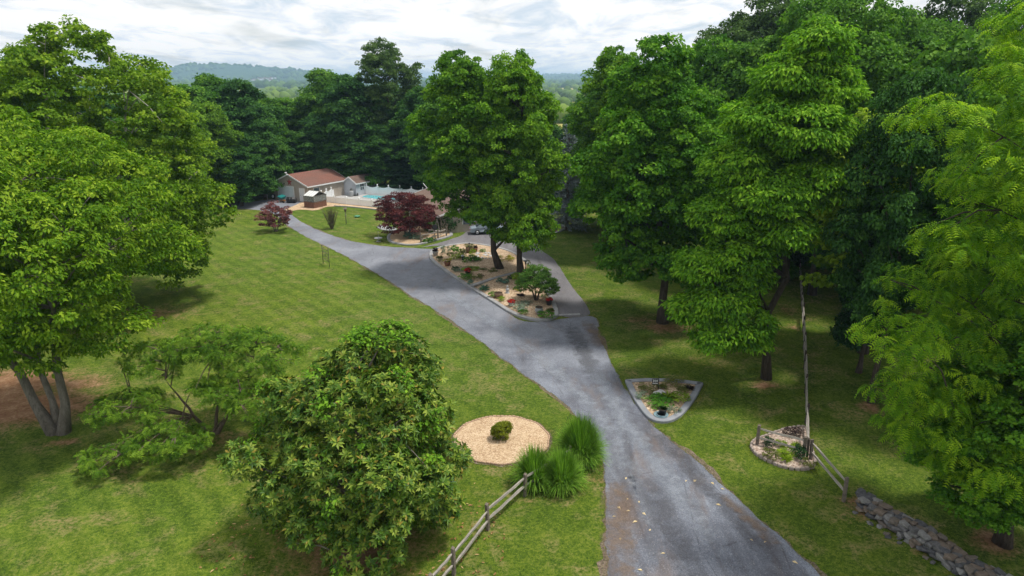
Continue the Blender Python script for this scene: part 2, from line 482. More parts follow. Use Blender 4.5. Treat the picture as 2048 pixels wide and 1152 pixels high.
def lawn_material():
    t = NT('lawn')
    p = t.pos()
    big = t.noise(p, 0.05, 3); med = t.noise(p, 0.32, 5, 0.6); mid2 = t.noise(p, 1.3, 5, 0.65)
    fine = t.noise(p, 7.0, 4, 0.7); vf = t.noise(t.map(p, (1, 1, 1)), 26.0, 2, 0.7)
    f = t.math('ADD', t.math('ADD', t.math('MULTIPLY', med, 0.12), t.math('MULTIPLY', mid2, 0.15)), t.math('ADD', t.math('MULTIPLY', fine, 0.41), t.math('MULTIPLY', vf, 0.32)))
    g = t.ramp(f, [(0.39, (0.020, 0.043, 0.008)), (0.47, (0.051, 0.095, 0.012)), (0.53, (0.085, 0.132, 0.018)), (0.61, (0.155, 0.185, 0.038))])
    # yellow / lush drifts
    g = t.mix(t.ramp(big, [(0.42, 0.0), (0.62, 0.55)]), g, t.mix(1.0, g, (1.22, 1.10, 0.8), 'MULTIPLY'))
    # mowing lanes, along the drive
    d = t.n('ShaderNodeVectorMath', operation='DOT_PRODUCT')
    t.t.links.new(p, d.inputs[0]); d.inputs[1].default_value = (0.75, 0.66, 0)
    ph = t.math('ADD', t.math('MULTIPLY', d.outputs['Value'], 4.6), t.math('MULTIPLY', med, 0.25))
    s = t.math('SINE', ph)
    sep = t.n('ShaderNodeSeparateXYZ'); t.t.links.new(p, sep.inputs[0])
    lft = t.ramp(t.math('MULTIPLY_ADD', sep.outputs[0], -0.02, 0.5), [(0.42, 0.0), (0.55, 1.0)])
    lane = t.math('MULTIPLY', t.math('MULTIPLY_ADD', s, 0.5, 0.5), t.math('MULTIPLY', lft, 0.7))
    g = t.mix(lane, g, t.mix(1.0, g, (1.36, 1.30, 1.3), 'MULTIPLY'))
    # dead straw flecks
    dry = t.math('MULTIPLY', t.ramp(t.noise(p, 0.55, 6, 0.7, 0.6), [(0.50, 0.0), (0.68, 1.0)]), t.ramp(fine, [(0.40, 0.0), (0.6, 1.0)]))
    g = t.mix(t.math('MULTIPLY', dry, 0.9), g, (0.26, 0.20, 0.10))
    # bare soil
    a = t.n('ShaderNodeAttribute', attribute_name='soil')
    m = t.math('ADD', a.outputs['Fac'], t.math('MULTIPLY', t.math('SUBTRACT', t.math('ADD', t.math('MULTIPLY', mid2, .6), t.math('MULTIPLY', fine, .6)), 0.6), 1.5))
    m = t.math('MULTIPLY', t.ramp(m, [(0.30, 0.0), (0.72, 1.0)]), t.ramp(a.outputs['Fac'], [(0.05, 0.0), (0.35, 1.0)]))
    sc = t.ramp(t.math('ADD', t.math('MULTIPLY', fine, .5), t.math('MULTIPLY', mid2, .5)), [(0.3, (0.115, 0.058, 0.032)), (0.5, (0.225, 0.125, 0.070)), (0.68, (0.36, 0.245, 0.15))])
    near = t.mix(m, g, sc)
    # far farmland and woods
    ln = t.n('ShaderNodeVectorMath', operation='LENGTH'); t.t.links.new(t.n('ShaderNodeNewGeometry').outputs['Position'], ln.inputs[0])
    cells = t.voro(t.map(p, (1, .55, 0)), 0.0042)
    cs = t.n('ShaderNodeSeparateColor'); t.t.links.new(cells, cs.inputs[0])
    fields = t.ramp(cs.outputs[0], [(0.0, (0.10, 0.17, 0.03)), (0.35, (0.38, 0.32, 0.10)), (0.6, (0.20, 0.25, 0.05)), (0.9, (0.46, 0.38, 0.13))])
    fields = t.mix(0.3, fields, t.ramp(med, [(0.35, (0.10, 0.16, 0.03)), (0.65, (0.40, 0.36, 0.14))]))
    wn_ = t.noise(p, 0.03, 5, 0.7)
    wood = t.ramp(wn_, [(0.35, (0.018, 0.045, 0.012)), (0.65, (0.05, 0.10, 0.022))])
    far = t.mix(t.ramp(t.math('MULTIPLY', ln.outputs['Value'], 0.0001), [(0.17, 0.0), (0.21, 1.0)]), fields, wood)
    col = t.mix(t.ramp(t.math('MULTIPLY', ln.outputs['Value'], 0.001), [(0.15, 0.0), (0.30, 1.0)]), near, far)
    h = t.math('ADD', t.math('MULTIPLY', fine, 0.5), t.math('MULTIPLY', vf, 0.5))
    return t.done(t.bsdf(col, 0.9, t.bump(h, 0.75, 0.07), 0.04))
M['lawn'] = lawn_material()
me = tri_mesh('ground', V, F, M['lawn'], smooth=True)
at_ = me.attributes.new('soil', 'FLOAT', 'POINT')
at_.data.foreach_set('value', soil)
tag(link('ground', me), 'wide mown lawn running out to fields and hills', kind='structure')

# ------------------------------------------------------------------ paved and gravelled sheets
def spline(pts, step=0.35, closed=True):
    P = [Vector((p[0], p[1])) for p in pts]
    n = len(P); out = []
    for i in range(n if closed else n - 1):
        if closed: p0, p1, p2, p3 = P[i - 1], P[i], P[(i + 1) % n], P[(i + 2) % n]
        else: p0, p1, p2, p3 = P[max(i - 1, 0)], P[i], P[i + 1], P[min(i + 2, n - 1)]
        k = max(1, int((p2 - p1).length / step))
        for j in range(k):
            u = j / k
            out.append(0.5 * ((2 * p1) + (p2 - p0) * u + (2 * p0 - 5 * p1 + 4 * p2 - p3) * u * u + (3 * p1 - p0 - 3 * p2 + p3) * u ** 3))
    if not closed: out.append(P[-1])
    return out
def densify(pts, step=0.35, closed=True):
    P = [Vector((p[0], p[1])) for p in pts]; out = []
    for i in range(len(P) if closed else len(P) - 1):
        a, b = P[i], P[(i + 1) % len(P)]
        k = max(1, int((b - a).length / step))
        out += [a.lerp(b, j / k) for j in range(k)]
    if not closed: out.append(P[-1])
    return out
def offset(poly, d):
    n = len(poly); area = sum(poly[i].x * poly[(i + 1) % n].y - poly[(i + 1) % n].x * poly[i].y for i in range(n))
    sg = 1 if area > 0 else -1; out = []
    for i in range(n):
        t_ = (poly[(i + 1) % n] - poly[i - 1]).normalized()
        out.append(poly[i] + Vector((-t_.y, t_.x)) * d * sg)
    return out
def jag(poly, amp, sc=0.8, seed=0.0):
    out = []
    n = len(poly)
    for i, p in enumerate(poly):
        t_ = (poly[(i + 1) % n] - poly[i - 1]).normalized()
        q = mnoise.noise((p.x * sc, p.y * sc, seed)) * 0.65 + mnoise.noise((p.x * sc * 3.7, p.y * sc * 3.7, seed + 5)) * 0.35
        out.append(p + Vector((-t_.y, t_.x)) * q * amp * 2)
    return out
def sheet(name, poly, z, mat, parent=None, tri=False):
    bm = bmesh.new()
    vs = [bm.verts.new((p.x, p.y, z)) for p in poly]
    f = bm.faces.new(vs)
    f.normal_update()
    if f.normal.z < 0: f.normal_flip()
    bmesh.ops.triangulate(bm, faces=bm.faces[:], ngon_method='EAR_CLIP')
    m = bpy.data.meshes.new(name); bm.to_mesh(m); bm.free()
    m.materials.append(mat)
    return link(name, m, parent)

def drive_material(name, cols, stain, brown, gscale=1.0, far=None):
    t = NT(name)
    p = t.pos()
    big = t.noise(p, 0.22, 4, 0.6, 0.4); med = t.noise(p, 1.1, 5, 0.65); peb = t.voro(p, 30 * gscale)
    s = t.n('ShaderNodeSeparateColor'); t.t.links.new(peb, s.inputs[0])
    f = t.math('ADD', t.math('ADD', t.math('MULTIPLY', big, 0.5), t.math('MULTIPLY', med, 0.28)), t.math('MULTIPLY', s.outputs[0], 0.22))
    col = t.ramp(f, [(0.30, cols[0]), (0.50, cols[1]), (0.70, cols[2])])
    if far:   # loose pale gravel takes over on the lane up to the garage
        sx = t.n('ShaderNodeSeparateXYZ'); t.t.links.new(p, sx.inputs[0])
        ff = t.math('ADD', t.math('MULTIPLY', sx.outputs[1], 0.01), t.math('MULTIPLY', t.math('SUBTRACT', big, 0.5), 0.35))
        col = t.mix(t.ramp(ff, [(0.44, 0.0), (0.60, 1.0)]), col, t.ramp(f, [(0.30, far[0]), (0.50, far[1]), (0.70, far[2])]))
    # wheel-worn dark streaks along the way, brown grit
    st = t.noise(t.map(p, (1.0, 0.13, 1), (0, 0, R(-20))), 0.75, 5, 0.6, 0.5)
    stf = t.math('MULTIPLY', t.ramp(st, [(0.47, 0.0), (0.66, 1.0)]), 0.85)
    if far: stf = t.math('MULTIPLY', stf, t.ramp(ff, [(0.36, 1.0), (0.50, 0.12)]))
    col = t.mix(stf, col, stain)
    br = t.noise(t.map(p, (1.0, 0.35, 1), (0, 0, R(-15)), (9, 4, 0)), 0.5, 6, 0.65, 0.3)
    col = t.mix(t.math('MULTIPLY', t.ramp(br, [(0.54, 0.0), (0.72, 1.0)]), 0.6), col, brown)
    lite = t.ramp(s.outputs[1], [(0.95, 0.0), (0.98, 1.0)])
    col = t.mix(t.math('MULTIPLY', lite, 0.35), col, (0.45, 0.44, 0.43))
    # hairline cracks
    cr = t.ramp(t.voro(t.map(p, (1, .6, 1)), 0.33, 'Distance', 'DISTANCE_TO_EDGE'), [(0.0, 1.0), (0.012, 0.0)])
    col = t.mix(t.math('MULTIPLY', t.math('MULTIPLY', cr, t.ramp(med, [(0.5, 0.0), (0.58, 1.0)])), 0.55), col, (0.03, 0.03, 0.035))
    h = t.math('ADD', t.math('MULTIPLY', s.outputs[2], 0.6), t.math('MULTIPLY', med, 0.4))
    return t.done(t.bsdf(col, 0.88, t.bump(h, 0.45, 0.03), 0.2))
M['drive'] = drive_material('worn_drive', ((0.075, 0.08, 0.099), (0.145, 0.158, 0.194), (0.25, 0.275, 0.325)), (0.075, 0.072, 0.082), (0.165, 0.115, 0.085), far=((0.112, 0.119, 0.143), (0.178, 0.189, 0.220), (0.26, 0.275, 0.312)))
M['gravel_grey'] = drive_material('grey_gravel', ((0.17, 0.175, 0.21), (0.275, 0.285, 0.325), (0.37, 0.38, 0.42)), (0.17, 0.17, 0.195), (0.29, 0.26, 0.21), 0.8)
M['asphalt'] = drive_material('grey_asphalt', ((0.115, 0.11, 0.12), (0.165, 0.16, 0.172), (0.215, 0.21, 0.225)), (0.115, 0.11, 0.118), (0.18, 0.15, 0.13), 2.0)

def pebbles(name, cols, scale=14.0, bump=0.8):
    t = NT(name)
    p = t.pos()
    v = t.voro(p, scale); s = t.n('ShaderNodeSeparateColor'); t.t.links.new(v, s.inputs[0])
    dst = t.voro(p, scale, 'Distance')
    big = t.noise(p, 0.9, 4, 0.6)
    f = t.math('ADD', t.math('MULTIPLY', s.outputs[0], 0.55), t.math('MULTIPLY', big, 0.45))
    col = t.ramp(f, [(0.2, cols[0]), (0.5, cols[1]), (0.8, cols[2])])
    h = t.math('SUBTRACT', 1.0, dst)
    return t.done(t.bsdf(col, 0.9, t.bump(h, bump, 0.05), 0.15))
M['peb_tan'] = pebbles('tan_pea_gravel', ((0.30, 0.19, 0.11), (0.52, 0.37, 0.23), (0.68, 0.54, 0.38)), 20)
M['peb_island'] = pebbles('buff_pea_gravel', ((0.22, 0.14, 0.085), (0.42, 0.30, 0.195), (0.64, 0.51, 0.37)), 13)
M['peb_brown'] = pebbles('brown_gravel', ((0.17, 0.12, 0.095), (0.34, 0.255, 0.205), (0.56, 0.47, 0.40)), 11)
M['dirt'] = pebbles('gritty_verge', ((0.08, 0.065, 0.048), (0.155, 0.12, 0.085), (0.26, 0.21, 0.16)), 20)

def gp(pts): return [G(a, b) for a, b in pts]
LEFT = [(1218, 1290), (1215, 1152), (1213, 1060), (1212, 985), (1207, 925), (1190, 880), (1165, 845), (1122, 802), (1062, 758), (1000, 712), (940, 668), (880, 627), (800, 577), (740, 540), (690, 512), (640, 487), (600, 467), (572, 447), (548, 428), (505, 419), (450, 417)]
BACK = [(440, 412), (470, 406), (515, 402), (545, 399), (580, 400), (612, 403), (606, 412), (585, 414), (578, 424), (600, 442), (640, 462), (690, 479), (740, 489), (782, 494), (838, 497)]
RIGHT = [(900, 505), (960, 560), (1040, 640), (1180, 632), (1198, 672), (1222, 725), (1252, 778), (1290, 832), (1335, 875), (1395, 925), (1470, 992), (1560, 1075), (1640, 1152), (1790, 1290)]
poly = jag(spline(gp(LEFT + BACK + RIGHT), 0.30), 0.13, 0.7, 1.0)
_n = len(poly); VS = 1 if sum(poly[i].x * poly[(i + 1) % _n].y - poly[(i + 1) % _n].x * poly[i].y for i in range(_n)) > 0 else -1
verge = []
for i, p in enumerate(poly):
    t_ = (poly[(i + 1) % len(poly)] - poly[i - 1]).normalized()
    k = .04 + .42 * max(0, mnoise.noise((p.x * .28, p.y * .28, 3.0)) + .12) + .16 * mnoise.noise((p.x * 2.2, p.y * 2.2, 9.0))
    k *= 1.5 if p.y < 34 else 1.0
    verge.append(p - Vector((-t_.y, t_.x)) * k * VS)
vo = sheet('path_verge', verge, 0.006, M['dirt']); tag(vo, 'gritty brown verge along the drive edges', kind='structure')
dr = sheet('driveway', poly, 0.012, M['drive']); tag(dr, 'worn grey driveway running down the middle of the yard', kind='structure')
GRV = [(1108, 688), (1062, 700), (1000, 678), (930, 640), (880, 607), (800, 557), (740, 522), (690, 500), (640, 477), (600, 457), (574, 440), (556, 425), (505, 416), (455, 415)]
GRV2 = [(450, 412), (515, 403.5), (560, 401), (606, 404.5), (600, 411), (582, 413), (577, 424), (602, 445), (642, 465), (690, 481), (740, 491), (790, 496), (842, 499), (880, 520), (930, 575), (1000, 625), (1060, 652)]
0 and sheet('gravel_lane', jag(spline(gp(GRV + GRV2), 0.4), 0.16, 0.6, 3.0), 0.018, M['gravel_grey'])
CRT = [(842, 495), (875, 487), (900, 479), (925, 470), (945, 455), (1000, 448), (1060, 452), (1095, 470), (1075, 492), (1108, 520), (1140, 568), (1165, 600), (1178, 630), (1120, 632), (1080, 600), (1000, 540), (900, 496), (872, 492)]
ct = sheet('asphalt_court', jag(spline(gp(CRT), 0.4), 0.05, 0.6, 3.0), 0.024, M['asphalt']); tag(ct, 'smooth asphalt court and lane curving round the island bed', kind='structure')

# worn streaks on the drive: strips whose edges fade out
def worn_mat(name, c1, c2, amount):
    t = NT(name); p = t.pos()
    a = t.n('ShaderNodeAttribute', attribute_name='edge')
    nz = t.noise(p, 1.6, 5, .65)
    f = t.math('MULTIPLY', t.ramp(t.math('ADD', t.math('MULTIPLY', a.outputs['Fac'], .7), t.math('MULTIPLY', t.math('SUBTRACT', nz, .5), 2.2)), [(0.10, 0.0), (0.75, 1.0)]), t.ramp(a.outputs['Fac'], [(0.0, 0.0), (0.35, amount)]))
    sp2 = t.n('ShaderNodeSeparateColor'); t.t.links.new(t.voro(p, 28), sp2.inputs[0])
    b = t.bsdf(t.ramp(t.math('ADD', t.math('MULTIPLY', sp2.outputs[0], .5), t.math('MULTIPLY', nz, .5)), [(0.25, c1), (0.75, c2)]), 0.9, None, 0.1)
    tr = t.n('ShaderNodeBsdfTransparent'); m = t.n('ShaderNodeMixShader')
    t.t.links.new(f, m.inputs[0]); t.t.links.new(tr.outputs[0], m.inputs[1]); t.t.links.new(b, m.inputs[2])
    return t.done(m.outputs[0])
M['worn_pale'] = worn_mat('worn_pale_track', (.20, .225, .275), (.34, .365, .41), .55)
M['worn_dark'] = worn_mat('worn_dark_track', (.055, .055, .065), (.12, .118, .13), .42)
M['worn_brown'] = worn_mat('brown_grit', (.11, .078, .058), (.25, .185, .14), .6)
STREAK_Z = [0.028]
def streak(pts, w, key, label):
    P = spline(gp(pts), 0.5, False); n = len(P); V = []; A = []; F = []
    STREAK_Z[0] += 0.004
    for i, p in enumerate(P):
        t_ = (P[min(i + 1, n - 1)] - P[max(i - 1, 0)]).normalized(); s_ = Vector((-t_.y, t_.x))
        e = min(1, 4.0 * min(i, n - 1 - i) / n)
        for u, a in ((-1, 0), (-.5, .7), (0, 1), (.5, .7), (1, 0)):
            q = p + s_ * u * w; V.append((q.x, q.y, STREAK_Z[0])); A.append(a * e)
    for i in range(n - 1):
        for k in range(4): F.append((i * 5 + k, i * 5 + k + 1, i * 5 + k + 6, i * 5 + k + 5))
    m = tri_mesh('path_track', V, F, M[key]); m.attributes.new('edge', 'FLOAT', 'POINT').data.foreach_set('value', np.array(A, dtype=np.float32))
    tag(link('path_track', m), label, kind='structure')
streak([(1330, 1200), (1300, 1050), (1262, 940), (1215, 850), (1150, 780), (1080, 715), (1000, 655), (930, 610), (860, 566), (790, 528)], .75, 'worn_pale', 'pale worn wheel track on the near left of the drive')
streak([(1500, 1200), (1400, 1050), (1320, 940), (1255, 850), (1205, 770), (1165, 700), (1148, 650)], .8, 'worn_pale', 'pale worn wheel track towards the asphalt lane')
streak([(1248, 1200), (1240, 1080), (1235, 1000), (1232, 950)], .95, 'worn_brown', 'brown grit along the near left drive edge')
streak([(1405, 1200), (1345, 1060), (1290, 950)], .9, 'worn_dark', 'dark patch in the near middle of the drive')
streak([(1610, 1200), (1510, 1085), (1420, 985), (1350, 905), (1290, 850)], .6, 'worn_dark', 'dark streak along the right side of the drive')
streak([(1190, 770), (1165, 700), (1140, 660), (1128, 638)], 1.0, 'worn_dark', 'dark stain where the two lanes meet')
streak([(1205, 700), (1185, 660), (1165, 640)], .8, 'worn_brown', 'brown dirt at the end of the drain strip')
streak([(1560, 1100), (1490, 1032), (1440, 985)], .45, 'worn_brown', 'brown grit along the right drive edge')

# ------------------------------------------------------------------ planting beds
def kerb(poly, w, h, name, mat, parent, z0=0.0, bev=0.03):
    """a closed kerb, its outer edge on poly"""
    n = len(poly)
    inn = offset(poly, w); o2 = offset(poly, bev); i2 = offset(poly, w - bev)
    vs = [(p.x, p.y, z0 - 0.05) for p in poly] + [(p.x, p.y, z0 + h - bev) for p in poly] + [(p.x, p.y, z0 + h) for p in o2] + [(p.x, p.y, z0 + h) for p in i2] + [(p.x, p.y, z0 + h - bev) for p in inn] + [(p.x, p.y, z0 - 0.05) for p in inn]
    fs = []
    for L in range(5):
        for i in range(n):
            j = (i + 1) % n
            fs.append((L * n + i, L * n + j, (L + 1) * n + j, (L + 1) * n + i))
    b = MB(); b.add(vs, fs)
    return b.build(name, mat, parent)
def heap(poly, z, rise, name, mat, parent):
    """a gently mounded fill inside poly"""
    c = sum(poly, Vector((0, 0))) / len(poly)
    n = len(poly); vs = [(p.x, p.y, z) for p in poly]; fs = []
    rings = (0.85, 0.6, 0.3)
    for k, r_ in enumerate(rings):
        for p in poly:
            q = c.lerp(p, r_)
            vs.append((q.x, q.y, z + rise * (1 - r_ * r_) + 0.03 * mnoise.noise((q.x * 1.5, q.y * 1.5, 0))))
    vs.append((c.x, c.y, z + rise))
    for k in range(3):
        for i in range(n):
            j = (i + 1) % n
            fs.append((k * n + i, k * n + j, (k + 1) * n + j, (k + 1) * n + i))
    for i in range(n): fs.append((3 * n + i, 3 * n + (i + 1) % n, 4 * n))
    b = MB(); b.add(vs, fs, True)
    return b.build(name, mat, parent)
def ccw(P):
    n = len(P)
    return P if sum(P[i].x * P[(i + 1) % n].y - P[(i + 1) % n].x * P[i].y for i in range(n)) > 0 else P[::-1]
def local(P, c): return [p - Vector((c.x, c.y)) for p in P]

BLOCK = MB()
for (x0, x1, z0, z1) in ((-0.5, 0.5, 0, 0.8),):
    BLOCK.add([(-.48, -.5, 0), (.48, -.5, 0), (.48, .5, 0), (-.48, .5, 0), (-.48, -.5, .8), (.48, -.5, .8), (.48, .5, .8), (-.48, .5, .8), (-.3, -.38, 1), (.3, -.38, 1), (.3, .38, 1), (-.3, .38, 1)],
              [(3, 2, 1, 0), (0, 1, 5, 4), (1, 2, 6, 5), (2, 3, 7, 6), (3, 0, 4, 7), (4, 5, 9, 8), (5, 6, 10, 9), (6, 7, 11, 10), (7, 4, 8, 11), (8, 9, 10, 11)])
    break
BLK = {k: BLOCK.mesh('edging_block', M[k]) for k in ('edging', 'edging_tan')}
def edge_blocks(poly, size, depth, h, key, parent, z=0.0):
    P = densify(poly, 0.05); L = 0.0; last = None
    for i, p in enumerate(P):
        if last is None or (p - last).length >= size:
            last = p.copy()
            t_ = (P[(i + 1) % len(P)] - P[i - 1]).normalized()
            link('edging_block', BLK[key], parent, (p.x, p.y, z - 0.03 + random.uniform(-.012, .012)), (random.uniform(-.04, .04), random.uniform(-.04, .04), math.atan2(t_.y, t_.x) + random.uniform(-.06, .06)), (size * 0.97, depth, h + 0.03))

# round gravel bed
rc = G(1003, 878)
bed = empty('gravel_bed', rc, 0, 'round tan gravel bed with a low globe shrub in its middle', 'flower bed')
circ = [Vector((2.62 * math.cos(a), 2.62 * math.sin(a))) for a in np.linspace(0, 2 * math.pi, 97)[:-1]]
circ = [p * (1 + 0.012 * math.sin(5 * i / 7.0)) for i, p in enumerate(circ)]
heap(offset(circ, 0.06), 0.05, 0.10, 'gravel', M['peb_tan'], bed)
edge_blocks(circ, 0.22, 0.10, 0.085, 'edging_tan', bed)
ring = jag(offset(circ, -0.16), 0.07, 1.2, 4)
b = MB(); n = len(ring)
b.add([(p.x, p.y, 0.006) for p in ring] + [(p.x, p.y, 0.006) for p in offset(circ, 0.03)], [(i, (i + 1) % n, n + (i + 1) % n, n + i) for i in range(n)])
b.build('soil_ring', M['dirt'], bed)

# three-sided bed with the number sign
tp = ccw(densify(gp([(1249, 763), (1290, 760.5), (1330, 761), (1370, 764), (1407, 769)]), 0.2, False) + spline(gp([(1407, 769), (1392, 797), (1375, 821), (1357, 838), (1335, 847), (1310, 845.5), (1290, 833), (1268, 802), (1249, 763)]), 0.2, False)[1:-1])
tc_ = G(1325, 805)
sign_bed = empty('planting_bed', tc_, 0, 'three-sided bed with a wide blue-grey concrete kerb beside the drive', 'flower bed')
tl = local(tp, tc_)
def smooth_poly(P, it=2):
    for _ in range(it): P = [(P[i - 1] + P[i] * 2 + P[(i + 1) % len(P)]) / 4 for i in range(len(P))]
    return P
kerb(smooth_poly(tl, 1), 0.39, 0.17, 'kerb', M['concrete_blue'], sign_bed)
heap(offset(smooth_poly(tl, 2), 0.37), 0.08, 0.06, 'gravel', M['peb_island'], sign_bed)

# bed at the corner of the rail fences
fp = ccw(spline(gp([(1502, 893), (1512, 881), (1535, 873), (1565, 862), (1588, 857), (1611, 858), (1618, 885), (1628, 915), (1629, 930), (1618, 939), (1590, 940.5), (1560, 934), (1530, 921), (1510, 908)]), 0.15))
fc_ = G(1570, 900)
corner_bed = empty('planting_bed', fc_, 0, 'teardrop brown gravel bed with pinkish block edging at the fence corner', 'flower bed')
fl = local(fp, fc_)
heap(offset(fl, 0.05), 0.09, 0.05, 'gravel', M['peb_brown'], corner_bed)
edge_blocks(fl, 0.24, 0.13, 0.17, 'edging', corner_bed)

# island bed between the two lanes
ip = ccw(spline(gp([(859, 517), (862, 504), (880, 496), (905, 491), (940, 488), (985, 494), (1025, 505), (1052, 522), (1075, 548), (1095, 580), (1110, 606), (1117, 628), (1113, 636), (1098, 642), (1075, 643.5), (1045, 638), (1015, 625), (985, 606), (950, 584), (915, 562), (885, 541), (868, 528)]), 0.3))
ic = G(990, 575)
island = empty('planting_bed', ic, 0, 'long island bed of buff gravel, shrubs and pots between the two lanes', 'flower bed')
il = local(ip, ic)
kerb(il, 0.38, 0.20, 'kerb', M['concrete'], island)
heap(offset(il, 0.36), 0.13, 0.25, 'gravel', M['peb_island'], island)
def on(px, py, z): return G(px, py, z)
a_, b_ = G(944, 574, .2), G(1032, 546, .3)
mid = (a_ + b_) / 2 + Vector((.1, .35, .05))
w = MB()
pts = spline([(a_.x, a_.y), (mid.x, mid.y), (b_.x, b_.y)], 0.4, False)
for i in range(len(pts) - 1):
    p, q = pts[i], pts[i + 1]
    w.bar((p.x - ic.x, p.y - ic.y, .34), (q.x - ic.x, q.y - ic.y, .34), 0.42, 0.14)
w.build('cross_kerb', M['concrete'], island)
p0, p1 = G(1115, 631), G(1160, 629)
gt = MB().bar((p0.x, p0.y, 0.03), (p1.x, p1.y, 0.03), 0.34, 0.06)
tag(gt.build('drain_strip', M['concrete']), 'thin pale concrete strip crossing the lane at the island tip', 'drain')

# bed under the big red maple
mp = ccw(spline(gp([(774, 478), (777, 470), (790, 463), (815, 456), (850, 452), (885, 458), (905, 468), (900, 474), (876, 481), (842, 489.5), (815, 491.5), (795, 489), (780, 485)]), 0.3))
mc = G(835, 473)
maple_bed = empty('planting_bed', mc, 0, 'tan gravel bed with a curved kerb under the big red maple', 'flower bed')
ml = local(mp, mc)
kerb(ml, 0.40, 0.16, 'kerb', M['concrete'], maple_bed)
heap(offset(ml, 0.37), 0.11, 0.12, 'gravel', M['peb_tan'], maple_bed)

# concrete walk beside the maple, pool deck, gravel apron, brick patio
def pave(name, pts, z0, z1, mat, label, cat=None):
    o = MB().prism([(p.x, p.y) for p in ccw([Vector((q.x, q.y)) for q in gp(pts)])], z0, z1).build(name, mat)
    return tag(o, label, cat, kind='structure')
pave('path_slab', [(753, 455), (760, 450), (790, 456), (800, 463), (790, 464), (763, 460)], -0.05, 0.07, M['concrete'], 'pale concrete walk ending in the grass by the red maple')
ap = jag(spline(gp([(570, 419), (590, 411), (608, 404), (640, 404), (700, 409), (748, 415), (790, 421), (790, 425), (745, 419), (700, 414.5), (660, 413.5), (640, 419), (625, 421), (600, 419.5), (580, 422)]), .4), 0.12, .5, 2)
tag(sheet('gravel_apron', ap, 0.030, M['peb_tan']), 'tan gravel apron round the greenhouse and pool fence', kind='structure')
b = MB(); q = gp([(668, 412.6), (700, 414.5), (745, 419), (790, 425)])
for i in range(3): b.bar((q[i].x, q[i].y, .06), (q[i + 1].x, q[i + 1].y, .06), 0.16, 0.16)
tag(b.build('edging_board', M['concrete']), 'low grey edging along the gravel below the pool fence', kind='structure')
pave('brick_patio', [(1062, 470), (1092, 450), (1120, 452), (1130, 457), (1108, 467), (1088, 472)], -0.05, 0.05, rough_mat('patio_brick', (0.20, 0.11, 0.085), (0.36, 0.24, 0.20), 2.5, 0.9, 0.4, 14), 'reddish brick patio patch with a pale border beyond the court')
b = MB(); q = gp([(1088, 450), (1122, 451), (1134, 456), (1108, 468)])
for i in range(3): b.bar((q[i].x, q[i].y, .05), (q[i + 1].x, q[i + 1].y, .05), 0.28, 0.12)
tag(b.build('patio_border', M['concrete_pale']), 'pale border strip round the brick patio', kind='structure')

# ------------------------------------------------------------------ rail fences and the stone wall
def post_mesh(key):
    b = MB()
    w_, d_ = 0.075, 0.06
    b.add([(-w_, -d_, -.3), (w_, -d_, -.3), (w_, d_, -.3), (-w_, d_, -.3), (-w_ * 1.1, -d_, .7), (w_, -d_ * 1.1, .7), (w_, d_, .7), (-w_, d_ * 1.05, .7), (-w_ * .95, -d_, 1.24), (w_ * .9, -d_, 1.26), (w_, d_ * .9, 1.3), (-w_, d_, 1.27)],
          [(0, 1, 5, 4), (1, 2, 6, 5), (2, 3, 7, 6), (3, 0, 4, 7), (4, 5, 9, 8), (5, 6, 10, 9), (6, 7, 11, 10), (7, 4, 8, 11), (8, 9, 10, 11), (3, 2, 1, 0)])
    return b.mesh('post', M[key])
def rail_mesh(seed):
    r_ = random.Random(seed); b = MB(); pts = []; rad = []
    n = 6; vs = []; fs = []
    for i in range(n + 1):
        u = i / n - 0.5
        tp_ = 0.45 + 0.55 * min(1, (0.5 - abs(u)) * 7)
        y = r_.uniform(-.012, .012); z = r_.uniform(-.015, .015)
        for (dy, dz) in ((-.05, -.035), (.05, -.05), (.042, .05), (-.035, .06)):
            vs.append((u, y + dy * tp_ * r_.uniform(.9, 1.12), z + dz * (0.6 + .4 * tp_) * r_.uniform(.85, 1.15)))
    for i in range(n):
        for k in range(4): fs.append((i * 4 + k, i * 4 + (k + 1) % 4, i * 4 + 4 + (k + 1) % 4, i * 4 + 4 + k))
    fs += [(3, 2, 1, 0), (n * 4, n * 4 + 1, n * 4 + 2, n * 4 + 3)]
    return b.add(vs, fs).mesh('rail', M['rail'])
POST = {k: post_mesh(k) for k in ('post', 'post_dark')}
RAILS = [rail_mesh(i) for i in range(5)]
def rail_fence(pts, label, dark=False, heights=(0.52, 1.02), first=True, last=True, skip_posts=()):
    P = [Vector((p.x, p.y, 0)) for p in pts]
    root = empty('rail_fence', P[0], 0, label, 'fence')
    for i, p in enumerate(P):
        if (i == 0 and not first) or (i == len(P) - 1 and not last): continue
        d = P[min(i + 1, len(P) - 1)] - P[max(i - 1, 0)]
        link('post', POST['post_dark' if dark else 'post'], root, p - P[0], (random.uniform(-.04, .04), random.uniform(-.04, .04), math.atan2(d.y, d.x) + random.uniform(-.1, .1)), (1, 1, random.uniform(.95, 1.06)))
    for i in range(len(P) - 1):
        d = P[i + 1] - P[i]
        for h in heights:
            j = random.uniform(-.03, .03); k = random.uniform(-.05, .05)
            sl = math.atan2(k, d.length)
            c = (P[i] + P[i + 1]) / 2 - P[0]
            side = Vector((-d.y, d.x, 0)).normalized() * random.uniform(-.02, .02)
            link('rail', RAILS[random.randrange(5)], root, c + side + Vector((0, 0, h + j)), (random.uniform(-.3, .3), sl, math.atan2(d.y, d.x)), (d.length * 1.03, 1, 1))
    return root
rail_fence(gp([(862, 1205), (908, 1150), (976, 1060), (1050, 992), (1140, 935)]), 'split rail fence running from the tall grasses down to the photo bottom')
